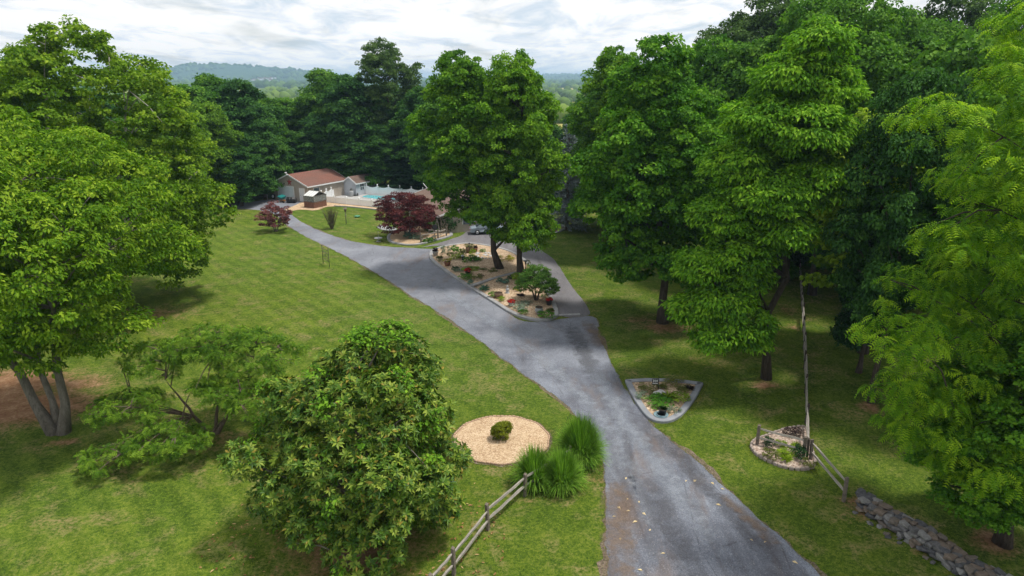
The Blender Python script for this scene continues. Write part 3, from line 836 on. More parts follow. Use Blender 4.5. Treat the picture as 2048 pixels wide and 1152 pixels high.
q = [G(1613, 921), G(1611, 847), G(1610, 786), G(1608.5, 737), G(1607, 697), G(1605.5, 664), G(1604, 636), G(1602.5, 612), G(1601, 592), G(1600, 574), G(1599, 558.5), G(1598.5, 545), G(1598, 533), G(1597.5, 522), G(1597, 512)]
rail_fence(q, 'long split rail fence running away down the right-hand lawn', dark=True)
rail_fence([G(1621, 922), G(1687, 1003)], 'single pale rail fence bay between the fence corner and the stone wall')
rail_fence([G(1514, 892), G(1606, 916)], 'weathered rail fence bay standing inside the teardrop gravel bed', dark=False)
rail_fence([G(842, 487), G(876, 479), G(893, 473)], 'short rail fence standing in front of the red maple bed', heights=(0.45, 0.95))

def stone_mesh(seed):
    r_ = random.Random(seed); bm = bmesh.new()
    for _ in range(16):
        d = Vector((r_.uniform(-1, 1), r_.uniform(-1, 1), r_.uniform(-1, 1)))
        m_ = max(abs(d.x), abs(d.y), abs(d.z)); d /= m_
        d = d * 0.72 + d.normalized() * 0.28
        bm.verts.new(d * 0.5 * r_.uniform(.88, 1.0))
    for x in (-.46, .46):
        for y in (-.46, .46): bm.verts.new((x * r_.uniform(.75, 1), y * r_.uniform(.75, 1), r_.choice((-.42, .42))))
    res = bmesh.ops.convex_hull(bm, input=bm.verts[:])
    bmesh.ops.delete(bm, geom=[g for g in res['geom_interior'] if isinstance(g, bmesh.types.BMVert)], context='VERTS')
    m = bpy.data.meshes.new('stone'); bm.to_mesh(m); bm.free()
    return m
STONES = [stone_mesh(i) for i in range(10)]
smats = [rough_mat('field_stone', a, b, 4, 0.9, 0.7, 25, 0.15) for a, b in (((.08, .078, .08), (.19, .185, .19)), ((.10, .085, .072), (.22, .19, .165)), ((.055, .056, .062), (.145, .145, .155)), ((.115, .09, .072), (.24, .195, .16)), ((.15, .148, .145), (.30, .295, .29)))]
for i, m in enumerate(STONES): m.materials.append(smats[i % 5])
wa, wb = G(1722, 1012), G(2010, 1195)
wall = empty('stone_wall', wa, 0, 'dry stone wall of rough grey field stones at the lower right corner', 'wall')
dirw = (wb - wa); Lw = dirw.length; dirw.normalize(); nrm = Vector((-dirw.y, dirw.x, 0)); ang = math.atan2(dirw.y, dirw.x)
def stone(u, v_, z, sx, sy, sz):
    o = link('stone', STONES[random.randrange(10)], wall, dirw * u + nrm * v_ + Vector((0, 0, z)), (random.uniform(-.16, .16), random.uniform(-.16, .16), ang + random.uniform(-.3, .3) + random.choice((0, math.pi))), (sx, sy, sz))
    o.material_slots[0].link = 'OBJECT'; o.material_slots[0].material = random.choice(smats)
for course in range(4):
    for row in range(3 if course == 3 else 2):
        u = random.uniform(-.1, .1)
        while u < Lw:
            s = random.uniform(.26, .55) * (1.15 if course == 0 else 1)
            v_ = (-.34, .34)[row] * (1 - .08 * course) if course < 3 else (-.30, 0.02, .32)[row]
            drop = 0.12 * (1 + math.sin(u * 1.7)) * (course == 3)
            stone(u + s / 2, v_ + random.uniform(-.05, .05), .11 + course * .185 - drop + random.uniform(-.02, .03), s * 1.08, random.uniform(.40, .58) if course < 3 else random.uniform(.28, .42), random.uniform(.20, .27))
            u += s
stone(-.05, 0, .62, .55, .62, .36)
for k in range(16):
    stone(random.uniform(0, Lw), random.uniform(-.95, -.55), .03, random.uniform(.15, .3), random.uniform(.15, .3), random.uniform(.08, .18))

# ------------------------------------------------------------------ buildings
def siding(name, c1, c2, pitch=0.2, vert=False):
    t = NT(name)
    p = t.coord('Object')
    sep = t.n('ShaderNodeSeparateXYZ'); t.t.links.new(p, sep.inputs[0])
    fr = t.math('FRACT', t.math('DIVIDE', sep.outputs[0 if vert else 2], pitch))
    line = t.ramp(fr, [(0.0, 0.0), (0.10, 1.0), (1.0, 0.75)])
    col = t.ramp(t.noise(p, 0.8, 4), [(0.3, c1), (0.7, c2)])
    col = t.mix(line, t.mix(1.0, col, (.72, .72, .72), 'MULTIPLY'), col)
    return t.done(t.bsdf(col, 0.6, t.bump(fr, 0.4, 0.02), 0.25))
def shingles(name, c1, c2, c3):
    t = NT(name)
    p = t.coord('Object')
    br = t.n('ShaderNodeTexBrick')
    t.t.links.new(t.map(p, (1, 1, 1)), br.inputs['Vector'])
    br.inputs['Scale'].default_value = 3.2
    br.inputs['Color1'].default_value = (*c1, 1); br.inputs['Color2'].default_value = (*c2, 1); br.inputs['Mortar'].default_value = (*[x * .55 for x in c1], 1)
    br.inputs['Mortar Size'].default_value = 0.015
    st = t.noise(t.map(p, (.5, .12, .5)), 1.4, 4, .6)
    col = t.mix(t.ramp(st, [(0.42, 0.0), (0.62, 0.65)]), br.outputs['Color'], c3)
    col = t.mix(0.35, col, t.mix(1.0, col, t.ramp(t.noise(p, 9, 3), [(0.3, .55), (0.7, 1.3)]), 'MULTIPLY'))
    return t.done(t.bsdf(col, 0.9, t.bump(br.outputs['Fac'], 0.3, 0.02), 0.15))
M['siding_tan'] = siding('tan_siding', (0.36, 0.315, 0.265), (0.45, 0.40, 0.345))
M['siding_grey'] = siding('blue_grey_siding', (0.40, 0.43, 0.48), (0.52, 0.55, 0.60))
M['roof_red'] = shingles('red_brown_shingle', (0.185, 0.085, 0.065), (0.235, 0.115, 0.09), (0.15, 0.092, 0.078))
M['roof_brown'] = shingles('brown_shingle', (0.16, 0.105, 0.085), (0.21, 0.145, 0.12), (0.13, 0.095, 0.08))
M['glass'] = rough_mat('window_glass', (0.03, 0.04, 0.05), (0.07, 0.09, 0.11), 1.0, 0.08, 0.0, 3, 0.8)
M['roof_metal'] = rough_mat('pale_metal_roof', (0.36, 0.34, 0.34), (0.50, 0.48, 0.48), 0.7, 0.5, 0.1, 8, 0.4, metal=0.2, stretch=(4, .3, 1))
M['door_panel'] = rough_mat('pale_blue_door', (0.56, 0.64, 0.68), (0.68, 0.75, 0.78), 0.7, 0.5, 0.03, 12, 0.3)

def gable_house(name, corner, ang, w, l, eave, ridge, label, wall_mat, roof_mat, cat='building', over=0.28, trim='white_paint'):
    """corner: near corner between gable front (along -x local) and side (along +y local); the front spans x in [-w, 0] at y = 0"""
    root = empty(name, corner, ang, label, cat)
    b = MB()
    b.add([(-w, 0, 0), (0, 0, 0), (0, l, 0), (-w, l, 0), (-w, 0, eave), (0, 0, eave), (0, l, eave), (-w, l, eave), (-w / 2, 0, ridge), (-w / 2, l, ridge)],
          [(0, 1, 5, 8, 4), (1, 2, 6, 5), (2, 3, 7, 9, 6), (3, 0, 4, 7)])
    b.build('wall', wall_mat, root)
    sl = (ridge - eave) / (w / 2)
    for s in (-1, 1):
        # a roof slope with thickness, in its own frame so that the courses follow it
        run = w / 2 + over; ln = math.hypot(run, run * sl); a = math.atan(sl)
        rb = MB().box((0, 0, 0), (ln, l + 2 * over, 0.09))
        cx = -w / 2 + s * run / 2; cz = ridge + .06 - sl * run / 2
        rb.build('roof', roof_mat, root, (cx, l / 2, cz), (0, s * a, 0))
        # eave fascia and barge boards
        MB().box((-w / 2 + s * (run + .015), l / 2, ridge - sl * run - .03), (0.05, l + 2 * over + .02, 0.20)).build('fascia', M[trim], root)
        for y in (-over - .02, l + over + .02):
            MB().bar((-w / 2 + s * .01, y, ridge + .02), (-w / 2 + s * (run + .02), y, ridge + .02 - sl * (run + .02)), 0.05, 0.20).build('barge_board', M[trim], root)
    return root
def rect_opening(root, name, x0, x1, z0, z1, panel_mat, frame=0.10, face='front', y=0.0):
    """a door or window on the front (y = 0) or the side (x = 0): frame proud of the wall, panel inside it"""
    def T(u, d, z): return (u, -d, z) if face == 'front' else (d, u, z)
    def bx(b, u0, u1, za, zb, d0, d1):
        c = T((u0 + u1) / 2, (d0 + d1) / 2, (za + zb) / 2)
        s = (u1 - u0, d1 - d0, zb - za) if face == 'front' else (d1 - d0, u1 - u0, zb - za)
        return b.box(c, s)
    p = bx(MB(), x0, x1, z0, z1, -.02, .03).build(name, panel_mat, root)
    f = MB()
    bx(f, x0 - frame, x0, z0, z1 + frame, -.02, .06); bx(f, x1, x1 + frame, z0, z1 + frame, -.02, .06); bx(f, x0, x1, z1, z1 + frame, -.02, .058)
    f.build('frame', M['white_paint'], p)
    return p, bx

gA = math.atan2(-0.487, 0.873)
corner = Vector((-32.7, 109.0, 0))
gar = gable_house('garage', corner, gA, 7.8, 9.0, 2.62, 4.2, 'tan garage with red-brown shingle roof and a red barn star', M['siding_tan'], M['roof_red'], 'garage')
gd, bx = rect_opening(gar, 'garage_door', -6.6, -3.15, 0, 2.2, M['door_panel'], 0.14)
for k in range(4):
    bx(MB(), -6.57, -3.18, 0.03 + k * .545, 0.53 + k * .545, .03, .055).build('door_panel', M['door_panel'], gd)
ed, bx = rect_opening(gar, 'entry_door', -1.75, -0.75, 0.05, 2.1, M['white_paint'], 0.10)
bx(MB(), -1.62, -1.55, 1.0, 1.08, .03, .10).build('handle', M['galv'], ed)
b = MB(); n = 5; vs = [(0, -.14, 0)]
for k in range(10):
    a = math.pi / 2 + k * math.pi / 5; r_ = 0.66 if k % 2 == 0 else 0.27
    vs.append((r_ * math.cos(a), -.02, r_ * math.sin(a)))
b.add(vs, [(0, 1 + k, 1 + (k + 1) % 10) for k in range(10)])
b.build('star', M['star'], gar, (-3.9, -.01, 3.0))
b = MB().box((0, 0, .1), (.16, .22, .16)).tube([(0, 0, .1), (0, -.15, .35)], [.03, .03], 6).box((0, -.2, .4), (.2, .34, .12))
b.build('floodlight', M['white_paint'], gar, (-3.9, -.42, 4.2))
rect_opening(gar, 'window', 1.3, 2.5, 1.3, 2.1, M['glass'], 0.08, 'side')

shed = gable_house('garden_shed', Vector((-26.3, 115.0, 0)), gA, 2.7, 5.2, 2.25, 3.15, 'small blue-grey shed with brown roof behind the white pool fence', M['siding_grey'], M['roof_brown'], 'shed', 0.2)
wd, bx = rect_opening(shed, 'window', 1.0, 1.95, 0.95, 1.95, M['glass'], 0.12, 'side')
b = MB(); bx(b, 1.45, 1.5, .95, 1.95, .03, .05); bx(b, 1.0, 1.95, 1.42, 1.47, .03, .05); b.build('glazing_bar', M['white_paint'], wd)

# long low house behind the island trees
hc = Vector((x_at(1050, 95, 3), 92.5, 0))
hs = gable_house('house', Vector((-0.4, 89.5, 0)), R(24), 9.5, 15.0, 2.5, 3.9, 'long low house with brown shingle roof half hidden behind the island trees', M['siding_tan'], M['roof_brown'], 'house', 0.5)
for y0 in (2.0, 6.0, 10.5):
    rect_opening(hs, 'window', y0, y0 + 1.3, 1.0, 2.2, M['glass'], 0.1, 'side')
rect_opening(hs, 'window', -6.5, -5.0, 1.0, 2.2, M['glass'], 0.1)
rect_opening(hs, 'window', -3.0, -1.6, 1.0, 2.2, M['glass'], 0.1)
# tan awning and its pole
aw = empty('patio_awning', (x_at(866, 99, 3), 99.0, 0), R(20), 'tan flat awning with a pale pole beside the brown house roof', 'awning')
MB().box((0, 0, 2.75), (3.6, 4.2, .10)).build('canopy', M['brass'], aw, (0, 0, 0), (0.05, 0, 0))
for x in (-1.6, 1.6):
    for y in (-1.9, 1.9): MB().tube([(x, y, 0), (x, y, 2.6)], [.05, .05], 6).build('leg', M['white_paint'], aw)
MB().tube([(.2, 2, 2.8), (-.9, 2.2, 4.3)], [.05, .04], 6).build('pole', M['white_paint'], aw)

# neighbour's building at the far right
nb = gable_house('barn', Vector((x_at(1920, 78, 3), 76.0, 0)), R(-28), 8.5, 11, 3.1, 5.0, 'brown building with pale metal roof glimpsed through the right-hand trees', rough_mat('dark_red_boards', (.07, .035, .028), (.13, .07, .05), 2, .9, .3, 20), M['roof_metal'], 'barn', .4)
rect_opening(nb, 'door', -5, -3.6, 0, 2.2, M['post'], 0.1)

# ------------------------------------------------------------------ greenhouse
gh = empty('greenhouse', Vector((-30.3, 103.6, 0)), gA, 'small glass greenhouse with brown board base beside the garage gravel', 'greenhouse')
GW, GL, gb, ge, gr = 2.05, 2.7, 0.92, 1.85, 2.45
M['gh_board'] = rough_mat('reddish_board', (0.13, 0.065, 0.045), (0.24, 0.13, 0.095), 4, .9, .4, 20, .1, stretch=(3, 3, .5))
M['gh_frame'] = rough_mat('greenhouse_frame', (0.10, 0.09, 0.085), (0.20, 0.185, 0.17), 5, .7, .1, 20)
def glass_mat(name):
    t = NT(name)
    g = t.n('ShaderNodeBsdfGlossy'); g.inputs['Roughness'].default_value = 0.08
    tr = t.n('ShaderNodeBsdfTransparent'); tr.inputs[0].default_value = (.86, .9, .9, 1)
    d = t.n('ShaderNodeBsdfDiffuse'); d.inputs[0].default_value = (.75, .78, .78, 1)
    m1 = t.n('ShaderNodeMixShader'); m1.inputs[0].default_value = 0.25
    t.t.links.new(tr.outputs[0], m1.inputs[1]); t.t.links.new(d.outputs[0], m1.inputs[2])
    lw = t.n('ShaderNodeLayerWeight'); lw.inputs[0].default_value = 0.3
    m2 = t.n('ShaderNodeMixShader'); t.t.links.new(lw.outputs['Fresnel'], m2.inputs[0])
    t.t.links.new(m1.outputs[0], m2.inputs[1]); t.t.links.new(g.outputs[0], m2.inputs[2])
    return t.done(m2.outputs[0])
M['pane'] = glass_mat('hazy_glass')
M['roof_pane'] = rough_mat('frosted_roof_pane', (0.62, 0.64, 0.62), (0.74, 0.76, 0.74), 1.5, .25, 0, 6, .5)
for k in range(9):
    w_ = GW / 9
    for y in (0, GL): MB().box((-GW + w_ * (k + .5), y, gb / 2), (w_ * .93, .05, gb)).build('board', M['gh_board'], gh)
for k in range(12):
    w_ = (GL - .1) / 12
    for x in (0, -GW): MB().box((x, .05 + w_ * (k + .5), gb / 2), (.05, w_ * .93, gb)).build('board', M['gh_board'], gh)
fr = MB()
for y in (0, GL):
    fr.box((-GW / 2, y, gb + .03), (GW + .1, .09, .06)).box((-GW / 2, y, ge), (GW + .1, .07, .07))
    for k in range(5): fr.box((-GW + GW * k / 4, y, (gb + ge) / 2), (.055, .055, ge - gb))
    for k in range(5):
        x = -GW + GW * k / 4
        fr.bar((x, y - (.08 if y == 0 else -.08), ge - .03), (x, GL / 2, gr), .05, .05)
for x in (0, -GW):
    fr.box((x, GL / 2, gb + .03), (.085, GL, .06)).box((x, GL / 2, ge), (.06, GL, .06))
    for k in range(1, 4): fr.box((x, GL * k / 4, (gb + ge) / 2 + (.25 if k == 2 else .12)), (.05, .05, ge - gb + (.5 if k == 2 else .24)))
fr.box((-GW / 2, GL / 2, gr + .02), (GW + .15, .08, .08))
fr.build('frame', M['gh_frame'], gh)
for k in range(4):
    x = -GW + GW * (k + .5) / 4
    for s, y in ((1, 0), (-1, GL)):
        MB().box((x, y, (gb + ge) / 2 + .02), (GW / 4 - .06, .012, ge - gb - .1)).build('pane', M['pane'], gh)
        a, c = Vector((x, y - s * .08, ge)), Vector((x, GL / 2, gr + .01))
        MB().bar(a, c, GW / 4 - .06, .015).build('roof_pane', M['roof_pane'], gh)
for k in range(4):
    for x in (0, -GW):
        MB().box((x, GL * (k + .5) / 4, (gb + ge) / 2 + .02), (.012, GL / 4 - .06, ge - gb - .1)).build('pane', M['pane'], gh)
b = MB()
for k in range(5): b.lathe([(.10, 0), (.14, .22), (.12, .22), (.02, .2)], (-.35 - .33 * k, .5, gb - .1), 8)
b.build('pot_row', M['terracotta'], gh)

# ------------------------------------------------------------------ pool, deck, white fence
pool_pts = {'FL': G(644, 403.5), 'FM': G(745, 414), 'FR': G(826, 422), 'BL': Vector((x_at(690, 118.5, 1), 118.5, 0)), 'BR': Vector((x_at(846, 113.0, 1), 113.0, 0))}
dk = ccw([Vector((pool_pts[k].x, pool_pts[k].y)) for k in ('FL', 'FM', 'FR', 'BR', 'BL')])
tag(MB().prism([(p.x, p.y) for p in offset(dk, .15)], -.05, 0.06).build('pool_deck', M['concrete_pale']), 'pale concrete deck round the swimming pool', kind='structure')
M['water'] = None
t = NT('pool_water')
cw = t.ramp(t.noise(t.pos(), 1.2, 3), [(0.3, (0.015, 0.30, 0.36)), (0.7, (0.05, 0.44, 0.48))])
M['water'] = t.done(t.bsdf(cw, 0.06, t.bump(t.noise(t.pos(), 3.0, 3), 0.12, 0.05), 0.5))
pc = Vector((x_at(768, 113.5, 0), 113.2))
pdir = (pool_pts['FM'] - pool_pts['FL']).normalized(); pn = Vector((-pdir.y, pdir.x, 0))
pl = []
for k in range(48):
    a = 2 * math.pi * k / 48
    u = 4.4 * math.copysign(abs(math.cos(a)) ** .6, math.cos(a)); v_ = 1.7 * math.copysign(abs(math.sin(a)) ** .6, math.sin(a)) + .25 * math.cos(a * 2)
    pl.append(Vector((pc.x + pdir.x * u + pn.x * v_, pc.y + pdir.y * u + pn.y * v_)))
pool = empty('swimming_pool', (pc.x, pc.y, 0.06), 0, 'turquoise swimming pool inside the white fence', 'pool')
plc = ccw([p - pc for p in pl])
MB().prism([(p.x, p.y) for p in offset(plc, .2)], -.03, 0.022).build('water', M['water'], pool)
kerb(plc, .28, .05, 'coping', M['concrete_pale'], pool, 0.0, .015)

def vinyl_fence(pts, n_list, label, h=1.75, sag=.22):
    root = empty('vinyl_fence', pts[0], 0, label, 'fence')
    o = pts[0]
    for s in range(len(pts) - 1):
        a, b_ = pts[s] - o, pts[s + 1] - o
        n = n_list[s]; d = (b_ - a); L = d.length / n; d.normalize(); an = math.atan2(d.y, d.x)
        for k in range(n + (1 if s == len(pts) - 2 else 0)):
            p = a + d * L * k
            hp = h + .22
            pb = MB().box((0, 0, hp / 2), (.15, .15, hp)).add([(-.11, -.11, hp), (.11, -.11, hp), (.11, .11, hp), (-.11, .11, hp), (0, 0, hp + .15)], [(0, 1, 4), (1, 2, 4), (2, 3, 4), (3, 0, 4), (3, 2, 1, 0)])
            pb.build('post', M['white_vinyl'], root, p, (0, 0, an))
        for k in range(n):
            p = a + d * L * (k + .5)
            m_ = 10; pw = (L - .14) / m_
            for j in range(m_):
                u = (j + .5) / m_ * 2 - 1
                top = h - sag * (1 - u * u)
                t0 = h - sag * (1 - (u - 1 / m_) ** 2); t1 = h - sag * (1 - (u + 1 / m_) ** 2)
                x0, x1 = u * (L - .14) / 2 - pw * .48, u * (L - .14) / 2 + pw * .48
                MB().add([(x0, -.02, .06), (x1, -.02, .06), (x1, .02, .06), (x0, .02, .06), (x0, -.02, t0 - .05), (x1, -.02, t1 - .05), (x1, .02, t1 - .05), (x0, .02, t0 - .05)],
                         [(3, 2, 1, 0), (4, 5, 6, 7), (0, 1, 5, 4), (1, 2, 6, 5), (2, 3, 7, 6), (3, 0, 4, 7)]).build('board', M['white_vinyl'], root, p, (0, 0, an))
            rl = MB()
            for j in range(8):
                u0, u1 = j / 4 - 1, (j + 1) / 4 - 1
                rl.bar((u0 * L / 2, 0, h - sag * (1 - u0 * u0) - .03), (u1 * L / 2, 0, h - sag * (1 - u1 * u1) - .03), .07, .08)
            MB().box((0, 0, .10), (L, .06, .12)).build('rail', M['white_vinyl'], root, p, (0, 0, an))
            rl.build('rail', M['white_vinyl'], root, p, (0, 0, an))
    return root
vinyl_fence([pool_pts[k] for k in ('FL', 'FM', 'FR')], [4, 4], 'low straight white vinyl fence along the front of the pool', h=0.98, sag=0.03)
vinyl_fence([pool_pts[k] for k in ('FL', 'BL', 'BR')], [5, 7], 'tall white vinyl fence with scalloped tops behind the pool', h=1.55, sag=.26)
# pool chair lift / seat at the pool edge
st = empty('pool_chair', (x_at(703, 114.6, 0.5), 114.6, 0.06), R(30), 'grey seat with a dark hood standing on the pool deck', 'chair')
MB().lathe([(.30, 0), (.36, .25), (.38, .8), (.30, 1.0)], (0, 0, 0), 12).build('body', M['grey_pot'], st)
MB().lathe([(.30, 1.0), (.22, 1.15), (.06, 1.38), (.02, 1.5)], (0, 0, 0), 12).build('hood', M['dark_metal'], st)
MB().box((.75, 0, .16), (.7, .4, .10)).box((1.05, 0, .32), (.08, .4, .3)).tube([(.5, .15, 0), (.5, .15, .15)], [.03, .03], 6).tube([(1, -.15, 0), (1, -.15, .15)], [.03, .03], 6).build('footrest', M['dark_metal'], st)

# ------------------------------------------------------------------ things in front of the garage
def garage_pt(u, d): return corner + Vector((.873, -.487, 0)) * u + Vector((-.487, -.873, 0)) * d
tw = empty('spare_wheel', garage_pt(-7.55, .35), gA, 'spare wheel with white rim leaning on the garage corner', 'wheel')
prof = [(.20, -.1), (.36, -.11), (.42, -.06), (.42, .06), (.36, .11), (.20, .1)]
MB().lathe(prof, (0, 0, 0), 20).build('tyre', M['rubber'], tw, (0, 0, .43), (R(80), 0, 0))
MB().lathe([(.05, -.13), (.24, -.125), (.25, -.09), (.25, .125), (.05, .13)], (0, 0, 0), 20).build('rim', M['white_paint'], tw, (0, 0, .43), (R(80), 0, 0))
dm = empty('plastic_drum', garage_pt(-2.1, 1.6), gA + R(25), 'black drum with a white end lying before the garage door', 'drum')
MB().lathe([(.40, -.75), (.46, -.7), (.46, -.25), (.49, -.22), (.46, -.19), (.46, .22), (.49, .25), (.46, .28), (.46, .7), (.42, .75)], (0, 0, 0), 20).build('body', M['black_plastic'], dm, (0, 0, .47), (0, R(90), 0))
MB().lathe([(.34, -.79), (.38, -.77), (.38, -.74)], (0, 0, 0), 20).build('lid', M['white_paint'], dm, (0, 0, .47), (0, R(90), 0))
wb_ = empty('wheelbarrow', garage_pt(-3.9, 1.9), gA + R(-10), 'teal wheelbarrow tipped up on an orange board stack', 'wheelbarrow')
MB().add([(-.35, -.3, .5), (.35, -.3, .5), (.3, .3, .55), (-.3, .3, .55), (-.65, -.45, .95), (.6, -.45, .85), (.55, .5, 1.0), (-.6, .5, 1.15)], [(3, 2, 1, 0), (0, 1, 5, 4), (1, 2, 6, 5), (2, 3, 7, 6), (3, 0, 4, 7), (4, 5, 6, 7)]).build('tray', M['teal_plastic'], wb_)
for k in range(3): MB().box((.1 + .1 * k, 0, .12 + .13 * k), (1.5, .22, .07), R(8 * k - 8)).build('board', M['orange_wood'], wb_)
MB().lathe([(.10, -.05), (.19, -.05), (.19, .05), (.10, .05)], (0, 0, 0), 14).build('wheel', M['rubber'], wb_, (.75, -.3, .2), (R(90), 0, 0))
for y in (-.25, .25): MB().tube([(.75, y * .5, .25), (0, y, .5), (-1.0, y, .55)], [.025, .025, .025], 6).build('handle', M['orange_wood'], wb_)

# parked car under the island trees
cr = empty('parked_car', (x_at(975, 86, .7), 86.0, 0.024), R(8), 'silver-blue car parked on the court behind the island trees', 'car')
M['car_paint'] = rough_mat('silver_blue_paint', (0.22, 0.27, 0.32), (0.30, 0.36, 0.41), .5, .25, 0, 4, .6)
prof = [(-2.25, .35), (-2.3, .65), (-2.1, .82), (-1.5, .9), (-.95, 1.38), (.55, 1.42), (1.25, .95), (2.1, .82), (2.3, .6), (2.25, .35)]
b = MB(); n = len(prof); vs = []
for y, k in ((-.88, 0), (-.8, 1), (.8, 1), (.88, 0)):
    for x, z in prof:
        vs.append((x, y if z < .95 else y * .86, z))
fs = [tuple(range(n))[::-1]] + [tuple(range(3 * n, 4 * n))]
for L in range(3):
    for i in range(n): fs.append((L * n + i, L * n + (i + 1) % n, (L + 1) * n + (i + 1) % n, (L + 1) * n + i))
b.add(vs, fs).build('body', M['car_paint'], cr)
MB().add([(-1.42, -.64, .99), (-1.42, .64, .99), (-.98, .6, 1.385), (-.98, -.6, 1.385)], [(0, 1, 2, 3)]).build('rear_window', M['glass'], cr, (-.03, 0, .01))
MB().add([(1.18, -.64, 1.01), (1.18, .64, 1.01), (.6, .6, 1.405), (.6, -.6, 1.405)], [(3, 2, 1, 0)]).build('windscreen', M['glass'], cr, (.03, 0, .012))
for y in (-1, 1):
    MB().add([(-1.0, .78 * y, .98), (.95, .78 * y, .98), (.5, .705 * y, 1.36), (-.85, .705 * y, 1.35)], [(0, 1, 2, 3)]).build('side_window', M['glass'], cr, (0, .01 * y, 0))
    for x in (-1.4, 1.4):
        wh = MB().lathe([(.2, -.1), (.32, -.1), (.33, .1), (.2, .1)], (0, 0, 0), 16).build('wheel', M['rubber'], cr, (x, .82 * y, .32), (R(90), 0, 0))
        MB().lathe([(.05, -.115), (.2, -.11), (.2, .11), (.05, .115)], (0, 0, 0), 12).build('rim', M['galv'], wh)
    MB().box((2.24, .6 * y, .66), (.08, .34, .13)).build('headlight', M['white_paint'], cr)
    MB().box((-2.26, .62 * y, .68), (.06, .3, .12)).build('tail_light', M['star'], cr)

# ------------------------------------------------------------------ garden furniture
# metal trellis on the lawn
a_, b_ = G(646.5, 527), G(659, 534.5)
tr = empty('garden_trellis', a_, 0, 'dark metal lattice trellis standing alone on the mown lawn', 'trellis')
d = b_ - a_
for p in (Vector((0, 0, 0)), d):
    MB().tube([p, p + Vector((0, 0, 1.95))], [.035, .03], 6).lathe([(.02, 1.95), (.06, 2.0), (.02, 2.06)], p, 8).build('post', M['dark_metal'], tr)
for z in (.62, 1.02, 1.4, 1.75): MB().tube([Vector((0, 0, z)), d + Vector((0, 0, z))], [.022, .022], 6).build('bar', M['dark_metal'], tr)
for k in range(1, 4): MB().tube([d * k / 4 + Vector((0, 0, .62)), d * k / 4 + Vector((0, 0, 1.75))], [.018, .018], 6).build('bar', M['dark_metal'], tr)
# bird feeder pole
bf = empty('bird_feeder', G(692.5, 448.5), 0, 'thin bird feeder pole on the lawn below the pool fence', 'bird feeder')
MB().tube([(0, 0, 0), (0, 0, 1.75)], [.05, .045], 8).build('pole', M['bark_grey'], bf)
MB().box((0, 0, 1.8), (.36, .3, .05)).box((0, 0, 1.97), (.2, .2, .28)).build('tray', M['bark_brown'], bf)
MB().add([(-.24, -.2, 2.1), (.24, -.2, 2.1), (.24, .2, 2.1), (-.24, .2, 2.1), (-.24, 0, 2.3), (.24, 0, 2.3)], [(0, 1, 5, 4), (2, 3, 4, 5), (0, 4, 3), (1, 2, 5), (3, 2, 1, 0)]).build('roof', M['post'], bf)
MB().bar((-.25, 0, 1.2), (.25, 0, 1.2), .04, .04).build('perch', M['bark_grey'], bf)
# septic riser lid
sl_ = empty('tank_lid', G(714.5, 434.5), 0, 'small round green lid set in the lawn below the pool fence', 'lid')
MB().lathe([(.38, 0), (.38, .14), (.42, .15), (.42, .20), (.30, .23), (.02, .24)], (0, 0, 0), 18).build('cover', M['green_lid'], sl_)
for a in (0, 2.1, 4.2): MB().box((.33 * math.cos(a), .33 * math.sin(a), .23), (.06, .06, .03)).build('bolt', M['galv'], sl_)
# bird bath low stand by the maple bed
bb = empty('bird_bath', G(757, 483), 0, 'low grey bird bath on the grass beside the red maple bed', 'bird bath')
MB().lathe([(.30, 0), (.30, .05), (.08, .09), (.06, .28), (.16, .33)], (0, 0, 0), 16).build('pedestal', M['grey_pot'], bb)
MB().lathe([(.14, .32), (.48, .40), (.50, .46), (.44, .44), (.1, .38)], (0, 0, 0), 18).build('bowl', M['grey_pot'], bb)
MB().tube([(0, 0, .4), (.02, 0, 1.3)], [.015, .012], 5).build('spout', M['galv'], bb)
# wooden windmill frames behind the short fence
for (px, py, hgt, lab) in ((863, 470, 1.9, 'wooden A-frame plant stand without a wheel in the maple bed'), (875, 474, 2.3, 'taller A-frame stand with a dark round wheel in the maple bed')):
    wm = empty('garden_windmill', G(px, py), 0, lab, 'garden ornament')
    for sx in (-1, 1):
        for sy in (-1, 1):
            MB().bar((.42 * sx, .42 * sy, 0), (.03 * sx, .03 * sy, hgt), .06, .06, .04, .04).build('leg', M['rail'], wm)
    MB().box((0, 0, hgt * .35), (.66, .66, .04)).build('shelf', M['rail'], wm)
    if hgt > 2:
        MB().lathe([(.30, -.03), (.36, -.03), (.36, .03), (.30, .03)], (0, 0, 0), 16).build('wheel', M['black'], wm, (-.25, -.4, 1.35), (R(80), 0, 0))
        for k in range(6):
            a = k * math.pi / 3
            MB().box((.18 * math.cos(a), .18 * math.sin(a), 0), (.34, .09, .015), a).build('vane', M['black'], wm, (-.25, -.4, 1.35), (R(80), 0, 0))
    else:
        MB().lathe([(.02, hgt), (.07, hgt + .04), (.02, hgt + .1)], (0, 0, 0), 8).build('finial', M['rail'], wm)

